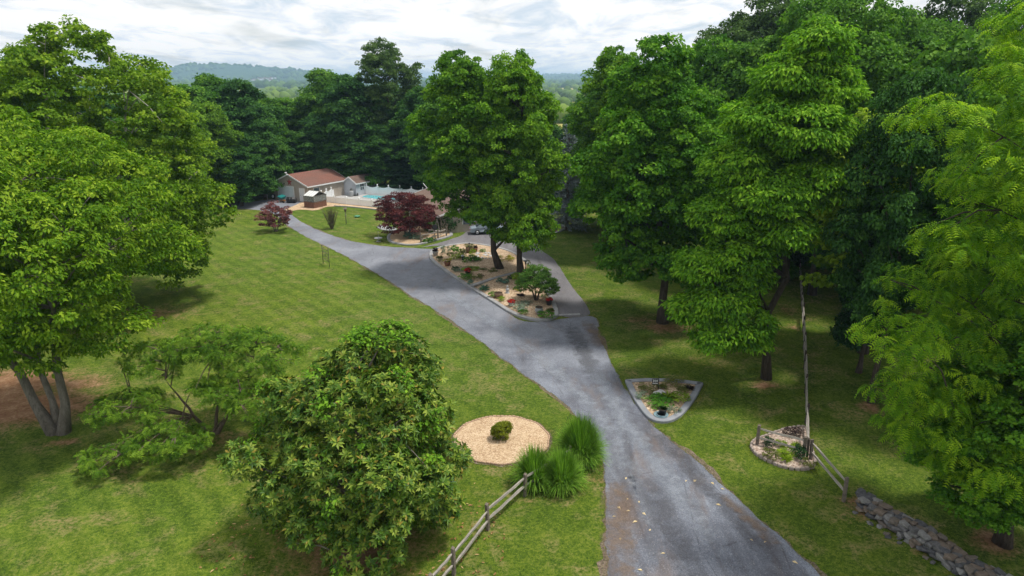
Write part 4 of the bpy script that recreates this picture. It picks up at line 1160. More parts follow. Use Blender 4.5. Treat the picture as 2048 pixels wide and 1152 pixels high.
# house number sign
sp_ = G(1316, 785, .12)
sg = empty('number_sign', sp_, 0, 'black hanging house number sign 314 above the pale rock', 'sign')
MB().tube([(0, 0, -.1), (0, 0, 1.02)], [.022, .018], 8).lathe([(.012, 1.02), (.04, 1.06), (.006, 1.15)], (0, 0, 0), 8).build('post', M['black'], sg)
MB().tube([(0, 0, .95), (-.42, 0, .97)], [.014, .012], 6).build('arm', M['black'], sg)
MB().box((-.22, 0, .73), (.38, .025, .36)).build('plaque', M['black'], sg)
def text(body, size, loc, parent, name):
    c = bpy.data.curves.new(name, 'FONT'); c.body = body; c.size = size; c.align_x = 'CENTER'; c.extrude = 0.004; c.offset = 0.004
    c.materials.append(M['text_white'])
    tmp = bpy.data.objects.new(name, c); COL.objects.link(tmp)
    bpy.context.view_layer.update()
    me_ = bpy.data.meshes.new_from_object(tmp.evaluated_get(bpy.context.evaluated_depsgraph_get()))
    bpy.data.objects.remove(tmp)
    o = bpy.data.objects.new(name, me_); COL.objects.link(o); o.parent = parent; o.location = loc; o.rotation_euler = (R(90), 0, 0)
    return o
text('314', 0.20, (-.22, -.018, .74), sg, 'number')
b = MB()
for k in range(6): b.box((-.36 + .055 * k, -.016, .64 + (.004 if k % 2 else -.004)), (.04, .006, .045))
b.build('name_line', M['text_white'], sg)
rk = MB()
tag(link('boulder', STONES[3], None, G(1318, 789, .2), (.25, -.2, .4), (.86, .5, .42), M['rock']), 'pale flat rock lying under the number sign', 'rock')

# ------------------------------------------------------------------ vegetation
def unit(a):
    return a / np.maximum(np.linalg.norm(a, axis=-1, keepdims=True), 1e-9)
def rdir(n, g):
    return unit(g.normal(size=(n, 3)))
def ortho(T, N):
    return unit(T - N * np.sum(T * N, axis=-1, keepdims=True))

class Leaves:
    def __init__(s): s.V, s.F, s.T, s.n = [], [], [], 0
    def blades(s, P, N, T, L, Wd, tint, droop=0.15, fold=0.12):
        """a leaf each: base, two shoulders, tip, folded along the middle"""
        n = len(P); S = np.cross(N, T)
        L = L[:, None]; Wd = Wd[:, None]
        base = P; mid = P + T * L * 0.5
        lft = mid + S * Wd * .5 + N * Wd * fold; rgt = mid - S * Wd * .5 + N * Wd * fold
        tip = P + T * L - N * L * droop
        V = np.stack([base, lft, tip, rgt], 1).reshape(-1, 3)
        i = np.arange(n)[:, None] * 4 + s.n
        F = np.concatenate([i + np.array([[0, 2, 1]]), i + np.array([[0, 3, 2]])], 0)
        s.V.append(V); s.F.append(F); s.T.append(np.repeat(tint, 4, 0)); s.n += len(V)
    def fronds(s, P, N, T, L, Wd, tint, pairs=6, droop=0.35):
        """compound leaves: pairs of pointed leaflets along a drooping rib"""
        n = len(P); S = np.cross(N, T)
        for k in range(pairs):
            u = (k + .7) / pairs
            c = P + T * (L * u)[:, None] - N * (L * droop * u * u)[:, None]
            w = Wd * (0.55 + .9 * u * (1.25 - u))
            for sg in (-1, 1):
                tipv = c + S * (sg * w)[:, None] + T * (w * .45)[:, None] - N * (w * .28)[:, None]
                a = c - T * (L * .36 / pairs)[:, None]; b = c + T * (L * .36 / pairs)[:, None]
                V = np.stack([a, b, tipv], 1).reshape(-1, 3)
                i = np.arange(n)[:, None] * 3 + s.n
                s.F.append(i + np.array([[0, 1, 2]] if sg > 0 else [[1, 0, 2]]))
                s.V.append(V); s.T.append(np.repeat(tint, 3, 0)); s.n += len(V)
    def mesh(s, name, mat):
        return tri_mesh(name, np.concatenate(s.V), np.concatenate(s.F), mat, np.concatenate(s.T))
def tints(n, cl, g):
    t = np.ones((n, 4), dtype=np.float32)
    t[:, 0] = g.random(n); t[:, 1] = cl; t[:, 2] = g.random(n)
    return t

def in_lobes(P, lobes, skip=None):
    """smallest normalised distance to the lobes' centres"""
    d = np.full(len(P), 9.0)
    for k, (x, y, z, a, b, c) in enumerate(lobes):
        q = np.sqrt(((P[:, 0] - x) / a) ** 2 + ((P[:, 1] - y) / b) ** 2 + ((P[:, 2] - z) / c) ** 2)
        if skip is not None: q = np.where(skip == k, 9.0, q)
        d = np.minimum(d, q)
    return d
def clump_centres(lobes, n, g, inner=0.16, zmin=0.5, keep=0.74):
    L = np.array(lobes); w = (L[:, 3] * L[:, 4] + L[:, 3] * L[:, 5] + L[:, 4] * L[:, 5]); w = w / w.sum()
    C, O = [], []
    while sum(len(c) for c in C) < n:
        m = n * 2
        k = g.choice(len(L), m, p=w); d = rdir(m, g)
        isin = g.random(m) < inner
        r = np.where(isin, g.uniform(.35, .8, m), g.uniform(.80, 1.03, m))
        r = np.where((g.random(m) < .06) & ~isin, r * g.uniform(1.03, 1.13, m), r)
        P = L[k, :3] + d * L[k, 3:6] * r[:, None]
        ok = (in_lobes(P, lobes, k) > keep) | (isin & (g.random(m) < .6))
        ok &= P[:, 2] > zmin
        ok &= (d[:, 2] > -0.45) | (g.random(m) < .35)
        C.append(P[ok]); O.append(d[ok])
    return np.concatenate(C)[:n], np.concatenate(O)[:n]
def fill_clumps(lv, C, O, rad, per, g, L, Wd, kind='blade', flat=.6, up=.65, droop=.5, jitter=.5, pairs=6, bright_top=None):
    n = len(C)
    cl = np.clip(g.normal(.5, .24, n), 0, 1)
    k = np.repeat(np.arange(n), per); m = len(k)
    r = rad[k]
    u = rdir(m, g); u[:, 2] = np.where(u[:, 2] < -.25, -u[:, 2] * .6, u[:, 2])
    rr = g.uniform(.35, 1.0, m) ** .6
    P = C[k] + u * (r * rr * (.5 if kind == 'frond' else 1))[:, None] * np.array([1, 1, flat])
    N = unit(u * .45 + O[k] * .30 + np.array([0, 0, up]) + g.normal(size=(m, 3)) * jitter * .55)
    h = u * np.array([1, 1, .25]) + O[k] * .5 + g.normal(size=(m, 3)) * .5; h[:, 2] -= droop
    if kind == 'frond':
        h = u * np.array([1, 1, .35]) + O[k] * .35 + g.normal(size=(m, 3)) * .25; h[:, 2] += .12 - droop * .45
    T = ortho(unit(h), N)
    s = g.uniform(.72, 1.28, m)
    tn = tints(m, cl[k], g)
    if kind == 'blade': lv.blades(P, N, T, L * s, Wd * s, tn)
    else: lv.fronds(P, N, T, L * s, Wd * s, tn, pairs)

def lobes_auto(g, H, zb, Rr, n, prof, core=.55, size=(.28, .44), flat=.8):
    lo = [(0, 0, (zb + H) / 2, Rr * core, Rr * core, (H - zb) * .46)]
    for k in range(n):
        t = (k + .5) / n
        z = zb + (H - zb) * (.06 + .86 * t)
        pr = prof(t) * Rr
        a = k * 2.39996 + g.uniform(-.5, .5)
        lr = max(Rr * g.uniform(size[0] * .8, size[1] * 1.08) * (.55 + .45 * prof(t)), .12 * Rr)
        d = max(pr - lr, 0) * g.uniform(.78, 1.25)
        lo.append((d * math.cos(a), d * math.sin(a), z + g.uniform(-.04, .04) * (H - zb), lr, lr, lr * flat * g.uniform(.8, 1.25)))
    return lo
P_ROUND = lambda t: math.sqrt(max(0, 1 - ((t - .42) / .62) ** 2))
P_TALL = lambda t: (.72 + .28 * math.sin(math.pi * min(1, .1 + t * 1.1))) if t < .55 else math.sqrt(max(.06, 1 - ((t - .45) / .58) ** 2))
P_CONE = lambda t: 1.02 - .9 * t
P_SPREAD = lambda t: .6 + .4 * math.sin(math.pi * t)

def skeleton(g, H, zb, C, rad, stems=None, limbs=26, twigs=50, lean=(0, 0), top=.86):
    b = MB()
    stems = stems or [((0, 0), lean, 1.0, top)]
    trunks = []
    for (bx_, by_), (lx, ly), rs, tp_ in stems:
        pts, rr = [], []
        n = 9; wob = g.normal(size=(n, 2)) * .012 * H
        for i in range(n):
            u = i / (n - 1)
            w = wob[i] * (u * (1 - u) * 4)
            pts.append(Vector((bx_ + lx * (u ** .85) + w[0], by_ + ly * (u ** .85) + w[1], -.15 + (H * tp_) * u)))
            rr.append(rad * rs * ((1 - u) ** .8 * .86 + .06) * (1.0 + .55 * max(0, 1 - u * 14)))
        b.tube(pts, rr, 9)
        trunks.append((pts, rr))
    ends = []
    idx = g.choice(len(C), min(limbs, len(C)), replace=False)
    for j in idx:
        c = Vector(C[j]); pts, rr = trunks[g.integers(len(trunks))]
        best = min(trunks, key=lambda tr: min((Vector((p.x, p.y)) - Vector((c.x, c.y))).length + abs(p.z - c.z) for p in tr[0]))
        pts, rr = best
        hd = (Vector((c.x, c.y)) - Vector((pts[4].x, pts[4].y))).length
        zs = min(max(c.z - hd * g.uniform(.35, .8), zb * .75), H * .78)
        i = min(range(len(pts)), key=lambda q: abs(pts[q].z - zs))
        s = pts[i]; r0 = max(rr[i] * .5, .035)
        m = s.lerp(c, .5) + Vector((g.normal() * .05 * hd, g.normal() * .05 * hd, hd * .10))
        path = [s.lerp(m, u) * (1 - u) + m.lerp(c, u) * u for u in (0, .25, .5, .75, 1)]
        b.tube(path, [r0, r0 * .8, r0 * .6, r0 * .42, .02], 6, False)
        ends.append((path, r0))
    if twigs and ends:
        EP = np.array([[p.x, p.y, p.z] for path, r0 in ends for p in path[1:4]]); 
        for j in g.choice(len(C), min(twigs, len(C)), replace=False):
            q = EP[np.argmin(np.sum((EP - C[j]) ** 2, 1))]
            s, c = Vector(q), Vector(C[j])
            if (c - s).length > H * .35: continue
            m = s.lerp(c, .5) + Vector((0, 0, .08 * (c - s).length))
            b.tube([s, m, c], [.045, .032, .012], 5, False)
    return b

MODELS = {}
def model(key, leaf, bark_, H, zb, Rr, nl, prof, nc, per, crad, L, Wd, seed, trunk=.35, kind='blade', flat=.82, pairs=6, stems=None, lean=(0, 0), limbs=26, twigs=50, shift=(0, 0), lobes=None, extra=None, inner=.16, droop=.35, up=.42, size=(.28, .44), top=.86, jitter=.95, core=.55, lflat=.8, zmin=.5):
    g = np.random.default_rng(seed)
    lo = lobes(g) if lobes else lobes_auto(g, H, zb, Rr, nl, prof, core, size, lflat)
    if extra: lo = lo + extra
    lo = [(a + shift[0] * (c / H) ** .8, b_ + shift[1] * (c / H) ** .8, c, d_, e, f_) for a, b_, c, d_, e, f_ in lo]
    C, O = clump_centres(lo, nc, g, inner, zmin)
    lv = Leaves()
    fill_clumps(lv, C, O, g.uniform(crad[0], crad[1], len(C)), per, g, L, Wd, kind, flat, up, droop, jitter, pairs)
    cm = lv.mesh(key + '_crown', M[leaf])
    tm = skeleton(g, H, zb, C, trunk, stems, limbs, twigs, lean, top).mesh(key + '_trunk', M[bark_])
    MODELS[key] = (tm, cm, H, Rr)
def plant(key, x, y, h, r, rz, label, name='tree', cat='tree', group=None, mat=None, z=0.0):
    tm, cm, H, Rr = MODELS[key]
    root = empty(name, (x, y, z), rz, label, cat, group)
    root.scale = (r / Rr, r / Rr, h / H)
    link('trunk', tm, root)
    link('crown', cm, root, mat=M[mat] if mat else None)
    return root

# ---- models of the big trees
model('sycamore', 'sycamore', 'bark_pale', 23, 2.6, 10.2, 34, P_ROUND, 1750, 74, (.4, .85), .255, .215, 21, trunk=.5, stems=[((0, 0), (-2.5, 1), 1, .9), ((.3, 0), (3.5, -.5), .75, .82), ((0, .3), (.5, 2.5), .6, .8)], limbs=34, twigs=70, inner=.12)
model('locust', 'locust', 'bark_grey', 16.5, 5.5, 7.6, 24, P_SPREAD, 1750, 62, (.35, .75), .23, .11, 22, trunk=.36, flat=.75, droop=.6, up=.5, jitter=.9, stems=[((-.25, 0), (-5.2, 1.0), .85, .92), ((.25, 0), (1.0, .5), .8, .9), ((-.1, .2), (-2.0, 2.5), .6, .9)], limbs=30, twigs=60, inner=.2,
      extra=[(-3.5, -2.0, 5.2, 2.2, 2.0, 1.2), (.8, -1.8, 5.6, 2.0, 1.8, 1.2), (3.8, 0, 6.0, 2.4, 2.4, 1.4)])
model('maple_a', 'maple_bright', 'bark_dark', 21, 3.9, 5.6, 26, P_TALL, 1150, 84, (.35, .8), .24, .20, 23, trunk=.36, lean=(-3.2, 0), shift=(-3.6, 0), limbs=26, size=(.30, .46))
model('maple_b', 'maple', 'bark_dark', 21, 3.2, 5.6, 28, P_TALL, 1150, 84, (.35, .8), .24, .20, 24, trunk=.40, limbs=26, size=(.30, .48), shift=(-.9, 0))
model('walnut_a', 'walnut', 'bark_dark', 22.5, 3.0, 6.1, 0, None, 1650, 66, (.4, .85), .29, .125, 25, trunk=.28, flat=.65, droop=.7, up=.5, jitter=.8, limbs=34, twigs=60,
      lobes=lambda g: [(.8, 0, 20.8, 1.6, 1.6, 1.5), (-.6, .3, 19, 2, 2, 1.5), (1.4, 0, 18.4, 1.9, 1.9, 1.5), (-2.2, -.3, 16.8, 2, 2, 1.4), (1.6, -.5, 15.8, 1.8, 1.8, 1.4), (0, -1.5, 16.2, 2.1, 2, 1.5), (.3, 1.8, 16, 2.2, 2, 1.6), (-3.2, 0, 14, 2, 2, 1.4),
                       (.6, -1.6, 13.2, 1.9, 1.8, 1.4), (1.5, .3, 13.2, 1.6, 1.6, 1.2), (-1.6, -2, 12.4, 2, 1.8, 1.3), (-4, -.5, 11, 1.9, 1.9, 1.2), (-.8, -2.2, 10.4, 1.6, 1.6, 1.1), (-3.2, -1.6, 8.8, 1.8, 1.7, 1.2), (-5.0, -.8, 8, 1.7, 1.7, 1.1), (-2.6, -1.6, 7.4, 1.3, 1.3, .9),
                       (-4.0, -2.0, 6, 1.7, 1.6, 1), (-5.2, -1.2, 5.2, 1.6, 1.6, .9), (-2.9, -2.4, 4.9, 1.6, 1.5, .9), (-4.2, -2.6, 3.9, 1.6, 1.5, .8), (-2.3, -2.4, 3.7, 1.2, 1.2, .7), (0, 1, 13, 2, 2, 4)])
model('maple_c', 'maple', 'bark_dark', 21, 3.0, 6.0, 30, P_TALL, 1200, 82, (.35, .8), .25, .205, 27, trunk=.40, limbs=26, size=(.30, .48), shift=(-2.0, 0), lean=(-1.4, 0))
model('walnut_b', 'walnut_gold', 'bark_dark', 24, 4.2, 6.2, 32, P_TALL, 1800, 18, (.4, .85), .40, .125, 26, trunk=.25, kind='frond', pairs=5, flat=.5, droop=.6, up=.65, jitter=.5, limbs=34, twigs=70, size=(.22, .34), core=.4, zmin=3.2,
      extra=[(-5.2, -1.2, 6.2, 1.9, 1.7, 1.1), (-3.4, -2.4, 5.2, 1.9, 1.7, 1.1), (-1.2, -2.8, 4.9, 1.7, 1.6, 1.0), (1.6, -2.2, 5.2, 1.8, 1.7, 1.1), (-2.2, -.6, 4.6, 1.8, 1.7, 1.0), (.3, -.9, 4.9, 1.6, 1.6, 1.0), (-7.2, -1.5, 10.0, 1.7, 1.6, .8), (-6.6, -.5, 17.6, 1.5, 1.5, .9), (-5.8, -2, 13.5, 1.7, 1.6, .9), (-6.0, -1.0, 7.6, 1.6, 1.5, .8)])
model('bg_a', 'wood_dark', 'bark_brown', 20, 1.5, 6.5, 24, P_ROUND, 460, 100, (.7, 1.35), .40, .32, 31, trunk=.35, limbs=16, twigs=20)
model('bg_b', 'wood_mid', 'bark_brown', 20, 1.5, 6.0, 26, P_TALL, 460, 100, (.7, 1.35), .40, .32, 32, trunk=.33, limbs=16, twigs=20)
model('bg_c', 'wood_light', 'bark_brown', 18, 2.0, 5.5, 20, P_ROUND, 420, 100, (.7, 1.35), .38, .31, 33, trunk=.3, limbs=16, twigs=20)
model('oak', 'oak', 'bark_dark', 25, 9.0, 6.4, 24, P_ROUND, 430, 76, (.6, 1.1), .34, .26, 34, trunk=.38, limbs=26, twigs=60, inner=.1)
model('tall_r', 'wood_mid', 'bark_dark', 26, 6.0, 6.5, 28, P_TALL, 620, 96, (.6, 1.15), .31, .23, 35, trunk=.36, limbs=26, twigs=50)
model('poplar', 'poplar', 'bark_dark', 16, 4.0, 5.0, 22, P_SPREAD, 300, 60, (.6, 1.1), .34, .32, 36, trunk=.26, flat=.5, limbs=24, twigs=40, inner=.1)
model('holly', 'holly', 'bark_dark', 10, 2.0, 3.2, 16, P_CONE, 260, 70, (.4, .85), .26, .2, 37, trunk=.24, limbs=12, twigs=20)
model('pine', 'pine', 'bark_dark', 17, 1.0, 3.6, 26, P_CONE, 280, 70, (.55, 1.0), .45, .12, 38, trunk=.26, limbs=18, twigs=20, flat=.35, up=.9)

# ---- small trees
model('open_tree', 'open_leaf', 'bark_brown', 6.6, 1.5, 5.9, 0, None, 640, 24, (.25, .5), .28, .095, 41, trunk=.17, kind='frond', pairs=4, flat=.38, droop=.35, limbs=46, twigs=140, inner=.3, up=.85, zmin=.25,
      lobes=lambda g: [(0.2, .5, 5.3, 2.3, 2.2, .9), (2.9, .6, 4.6, 2.4, 2.0, .9), (-2.6, .8, 4.4, 2.3, 2.0, .9), (-3.6, -1.6, 2.5, 2.2, 1.9, .8), (1.5, -1.0, 3.4, 1.8, 1.6, .7), (-1.0, -3.2, 1.5, 2.2, 1.7, .7), (3.6, -1.6, 2.9, 1.9, 1.6, .7), (-3.6, -4.2, .9, 1.5, 1.2, .5), (1.6, 2.4, 4.6, 1.9, 1.7, .7)],
      stems=[((0, 0), (2.4, .8), .9, .62), ((0, 0), (-2.2, -.2), .8, .55), ((0, 0), (.4, 1.2), .7, .75)])
model('red_maple', 'redleaf', 'bark_grey', 5.4, 1.0, 4.6, 18, P_SPREAD, 330, 62, (.35, .65), .24, .11, 42, trunk=.15, flat=.45, limbs=30, twigs=50, stems=[((0, 0), (-2, 0), 1, .8), ((.1, 0), (1.8, .3), 1, .8), ((0, .1), (.2, 1.5), .8, .85), ((0, -.1), (-.6, -1.4), .8, .7)])
model('plum', 'plumleaf', 'bark_grey', 3.4, .8, 2.5, 12, P_SPREAD, 130, 46, (.22, .45), .19, .12, 43, trunk=.10, flat=.55, limbs=22, twigs=30, stems=[((0, 0), (-.9, 0), 1, .8), ((.05, 0), (.9, .2), 1, .8), ((0, .05), (.1, .7), .8, .85)], inner=.1)
model('green_maple', 'jap_green', 'bark_dark', 3.2, 1.1, 2.9, 14, lambda t: .95 - .45 * t, 240, 56, (.22, .42), .22, .07, 44, trunk=.14, flat=.35, limbs=20, twigs=40, stems=[((0, 0), (-.7, 0), 1, .65), ((.05, 0), (.8, .1), 1, .65), ((0, .05), (0, .6), .8, .7)], up=.9, droop=.2)

# magnolia: rosettes of long glossy leaves over a broad cone, a vine climbing through it
def make_magnolia():
    g = np.random.default_rng(51)
    lo = []
    H, Rr = 9.3, 4.8
    lo.append((.4, 0, 4.2, 3.2, 3.2, 4.4))
    for k in range(34):
        t = (k + .5) / 34; z = .8 + 7.6 * t; a = k * 2.39996 + g.uniform(-.4, .4)
        lr = (1.5 - .6 * t) * g.uniform(.7, 1.15); d = max((1.0 - .70 * max(t - .16, 0) ** 1.5) * Rr * (.95 if t < .1 else 1) - lr, 0) * g.uniform(.74, 1.24)
        lo.append((d * math.cos(a) + 1.5 * t ** 2, d * math.sin(a), z, lr, lr, lr * .85))
    lo += [(1.9, -.2, 9.0, .8, .8, .75), (1.0, .3, 8.7, .8, .8, .7), (-4.2, -.8, 4.2, .9, .9, .8), (4.0, .3, 3.6, .9, .9, .8), (-2.8, .4, 6.4, .9, .9, .8)]
    C, O = clump_centres(lo, 5600, g, .12, .2, .80)
    n = len(C); per = 9
    ax = unit(O * .9 + np.array([0, 0, .75]) + g.normal(size=(n, 3)) * .3)
    lv = Leaves()
    cl = np.clip(g.normal(.48, .2, n), 0, 1)
    sz = g.uniform(.75, 1.2, n)
    ref = rdir(n, g)
    u = ortho(ref, ax); v = np.cross(ax, u)
    for k in range(per):
        a = 2 * math.pi * k / per + g.uniform(-.25, .25, n)
        el = g.uniform(.0, .75, n)
        d = u * np.cos(a)[:, None] + v * np.sin(a)[:, None]
        T = unit(d * np.cos(el)[:, None] + ax * np.sin(el)[:, None])
        N = ortho(ax, T)
        lv.blades(C + d * .015, N, T, .25 * sz * g.uniform(.8, 1.2, n), .095 * sz, tints(n, cl, g), .12, .2)
    # vine patches
    VC = []
    for _ in range(34):
        c = C[g.integers(n)]
        dd = np.linalg.norm(C - c, axis=1)
        VC.append(C[dd < g.uniform(.3, .75)] + O[dd < 9][:1] * 0)
    VC = np.concatenate(VC); VC = VC[VC[:, 2] > 1.0]
    top = C[(C[:, 2] > 9.0)]
    VC = np.concatenate([VC, top])
    out = unit(VC - np.array([0, 0, 3.5]))
    lv2 = Leaves()
    fill_clumps(lv2, VC + out * .18, out, np.full(len(VC), .26), 9, g, .15, .11, 'blade', .8, .5, .4)
    b = skeleton(g, H, .6, C, .22, [((0, 0), (1.2, .2), 1, .93)], 40, 60)
    root = empty('magnolia_tree', (0, 0, 0), 0, 'big glossy evergreen magnolia with bronze-backed leaves in the lower foreground', 'tree')
    b.build('trunk', M['bark_grey'], root)
    link('crown', lv.mesh('magnolia_crown', M['magnolia']), root)
    link('vine', lv2.mesh('magnolia_vine', M['vine']), root)
    return root
mg = make_magnolia()
mg.location = (x_at(704, 25.5, 4.5), 25.3, 0)

# ---- the named trees, each where the photograph shows it
def tree_px(key, px, D, top, r, rz, label, name='tree', mat=None, group=None, zx=9.0):
    return plant(key, x_at(px, D, zx), D, z_at(top, D), r, rz, label, name, 'tree', group, mat)
tree_px('sycamore', 185, 57, 62, 10.3, 0.3, 'huge pale-barked sycamore with yellow-green crown, tallest on the left side', 'sycamore_tree')
lc = G(118, 866)
plant('locust', lc.x, lc.y, 16.6, 7.4, 0, 'grey-trunked tree forking from the ground in front of the sycamore', 'locust_tree')
tree_px('locust', -150, 44, 200, 7.5, 2.2, 'feathery tree cut by the left photo edge', 'locust_tree', zx=7)
ot = G(428, 868)
plant('open_tree', ot.x, ot.y, 6.5, 5.7, 0, 'low spreading tree with sparse feathery boughs beside the magnolia', 'open_tree')
pa, pb_ = G(1002, 543), G(1042, 556)
plant('maple_a', pa.x - .0, pa.y, z_at(104, pa.y), 5.6, 0, 'leaning leafy shade tree growing in the island bed, the one farther left', 'shade_tree')
plant('maple_b', pb_.x, pb_.y, z_at(100, pb_.y), 4.7, 0.0, 'upright bright green shade tree in the island bed next to the small round maple', 'shade_tree', mat='maple_bright')
p_ = G(1325, 645)
plant('maple_c', p_.x, p_.y, z_at(92, p_.y), 5.8, 0, 'dense green maple beside the lane with branches down to the grass', 'maple_tree')
p_ = G(1533, 757)
plant('walnut_a', p_.x, p_.y, 22.3, 6.1, 0, 'tall walnut with a bare straight trunk beside the long rail fence', 'walnut_tree')
p_ = G(1742, 805)
plant('tall_r', p_.x, p_.y, 20, 3.4, 2.0, 'grey-trunked tree standing between the long fence and the stone wall', 'shade_tree', mat='wood_dark')
plant('holly', x_at(1752, 42, 6), 42.5, 10.0, 2.3, 1.0, 'dark evergreen holly behind the grey-trunked tree by the long fence', 'holly_tree')
p_ = G(1985, 1085)
plant('walnut_b', p_.x + .3, p_.y, 24, 5.7, 0, 'bright yellow-green walnut filling the right edge above the stone wall', 'walnut_tree')
plant('maple_c', x_at(2050, 24.6, 4), 24.6, 9.5, 3.5, 0, 'low broad-leaved tree leaning over the stone wall at the lower right', 'shade_tree')
tree_px('poplar', 1765, 46, 195, 5.6, .4, 'yellow leafed poplar crown showing between the right-hand trees', 'poplar_tree')
tree_px('tall_r', 1992, 62, -30, 6.5, 3.0, 'dark trunked tree behind the yellow-green walnut at the right edge', 'shade_tree')
tree_px('oak', 783, 126, 86, 6.4, 1.2, 'tall open-crowned dark oak rising above the woods behind the pool', 'oak_tree')
p_ = G(552, 463)
plant('plum', p_.x, p_.y, 3.5, 2.35, .4, 'small purple plum tree on the lawn beside the gravel lane', 'plum_tree')
p_ = G(806, 472)
plant('red_maple', p_.x + .6, p_.y, 5.0, 4.35, .9, 'wide dark red Japanese maple in the kerbed gravel bed', 'red_maple')
p_ = G(1072, 600, .25)
plant('green_maple', p_.x, p_.y, 2.75, 2.15, .2, 'small round green maple at the island bed tip', 'dwarf_maple', z=.25)

# blue spruce
def make_spruce():
    g = np.random.default_rng(61); H = 14.0; lv = Leaves(); b = MB()
    b.tube([(0, 0, -.1), (0, 0, H * .5), (0, 0, H)], [.22, .13, .02], 8)
    for z in np.arange(.8, H - .3, .42):
        r = (1 - z / H) ** .8 * 3.3 + .15; nb_ = int(7 + r * 3)
        for k in range(nb_):
            a = g.uniform(0, 2 * math.pi); rr = r * g.uniform(.7, 1.05)
            tip = np.array([rr * math.cos(a), rr * math.sin(a), z - .12 * rr + .1])
            b.tube([(0, 0, z), tuple(tip * np.array([.5, .5, 1]) + np.array([0, 0, .08])), tuple(tip)], [.035, .022, .008], 4, False)
            m = int(14 + rr * 16); u = g.uniform(.15, 1.02, m)
            P = np.array([0, 0, z]) + (tip - np.array([0, 0, z])) * u[:, None] + g.normal(size=(m, 3)) * np.array([.1, .1, .05])
            d = np.array([math.cos(a), math.sin(a), .1]); T = unit(d + g.normal(size=(m, 3)) * .55); N = ortho(np.array([[0, 0, 1.0]]) + g.normal(size=(m, 3)) * .3, T)
            lv.blades(P, N, T, g.uniform(.2, .42, m), g.uniform(.07, .14, m), tints(m, g.uniform(.2, .8), g), -.1)
    root = empty('spruce_tree', (x_at(1136, 88, 6), 88, 0), 0, 'silvery blue spruce between the island trees and the right-hand woods', 'tree')
    b.build('trunk', M['bark_brown'], root); link('crown', lv.mesh('spruce_crown', M['spruce']), root)
make_spruce()

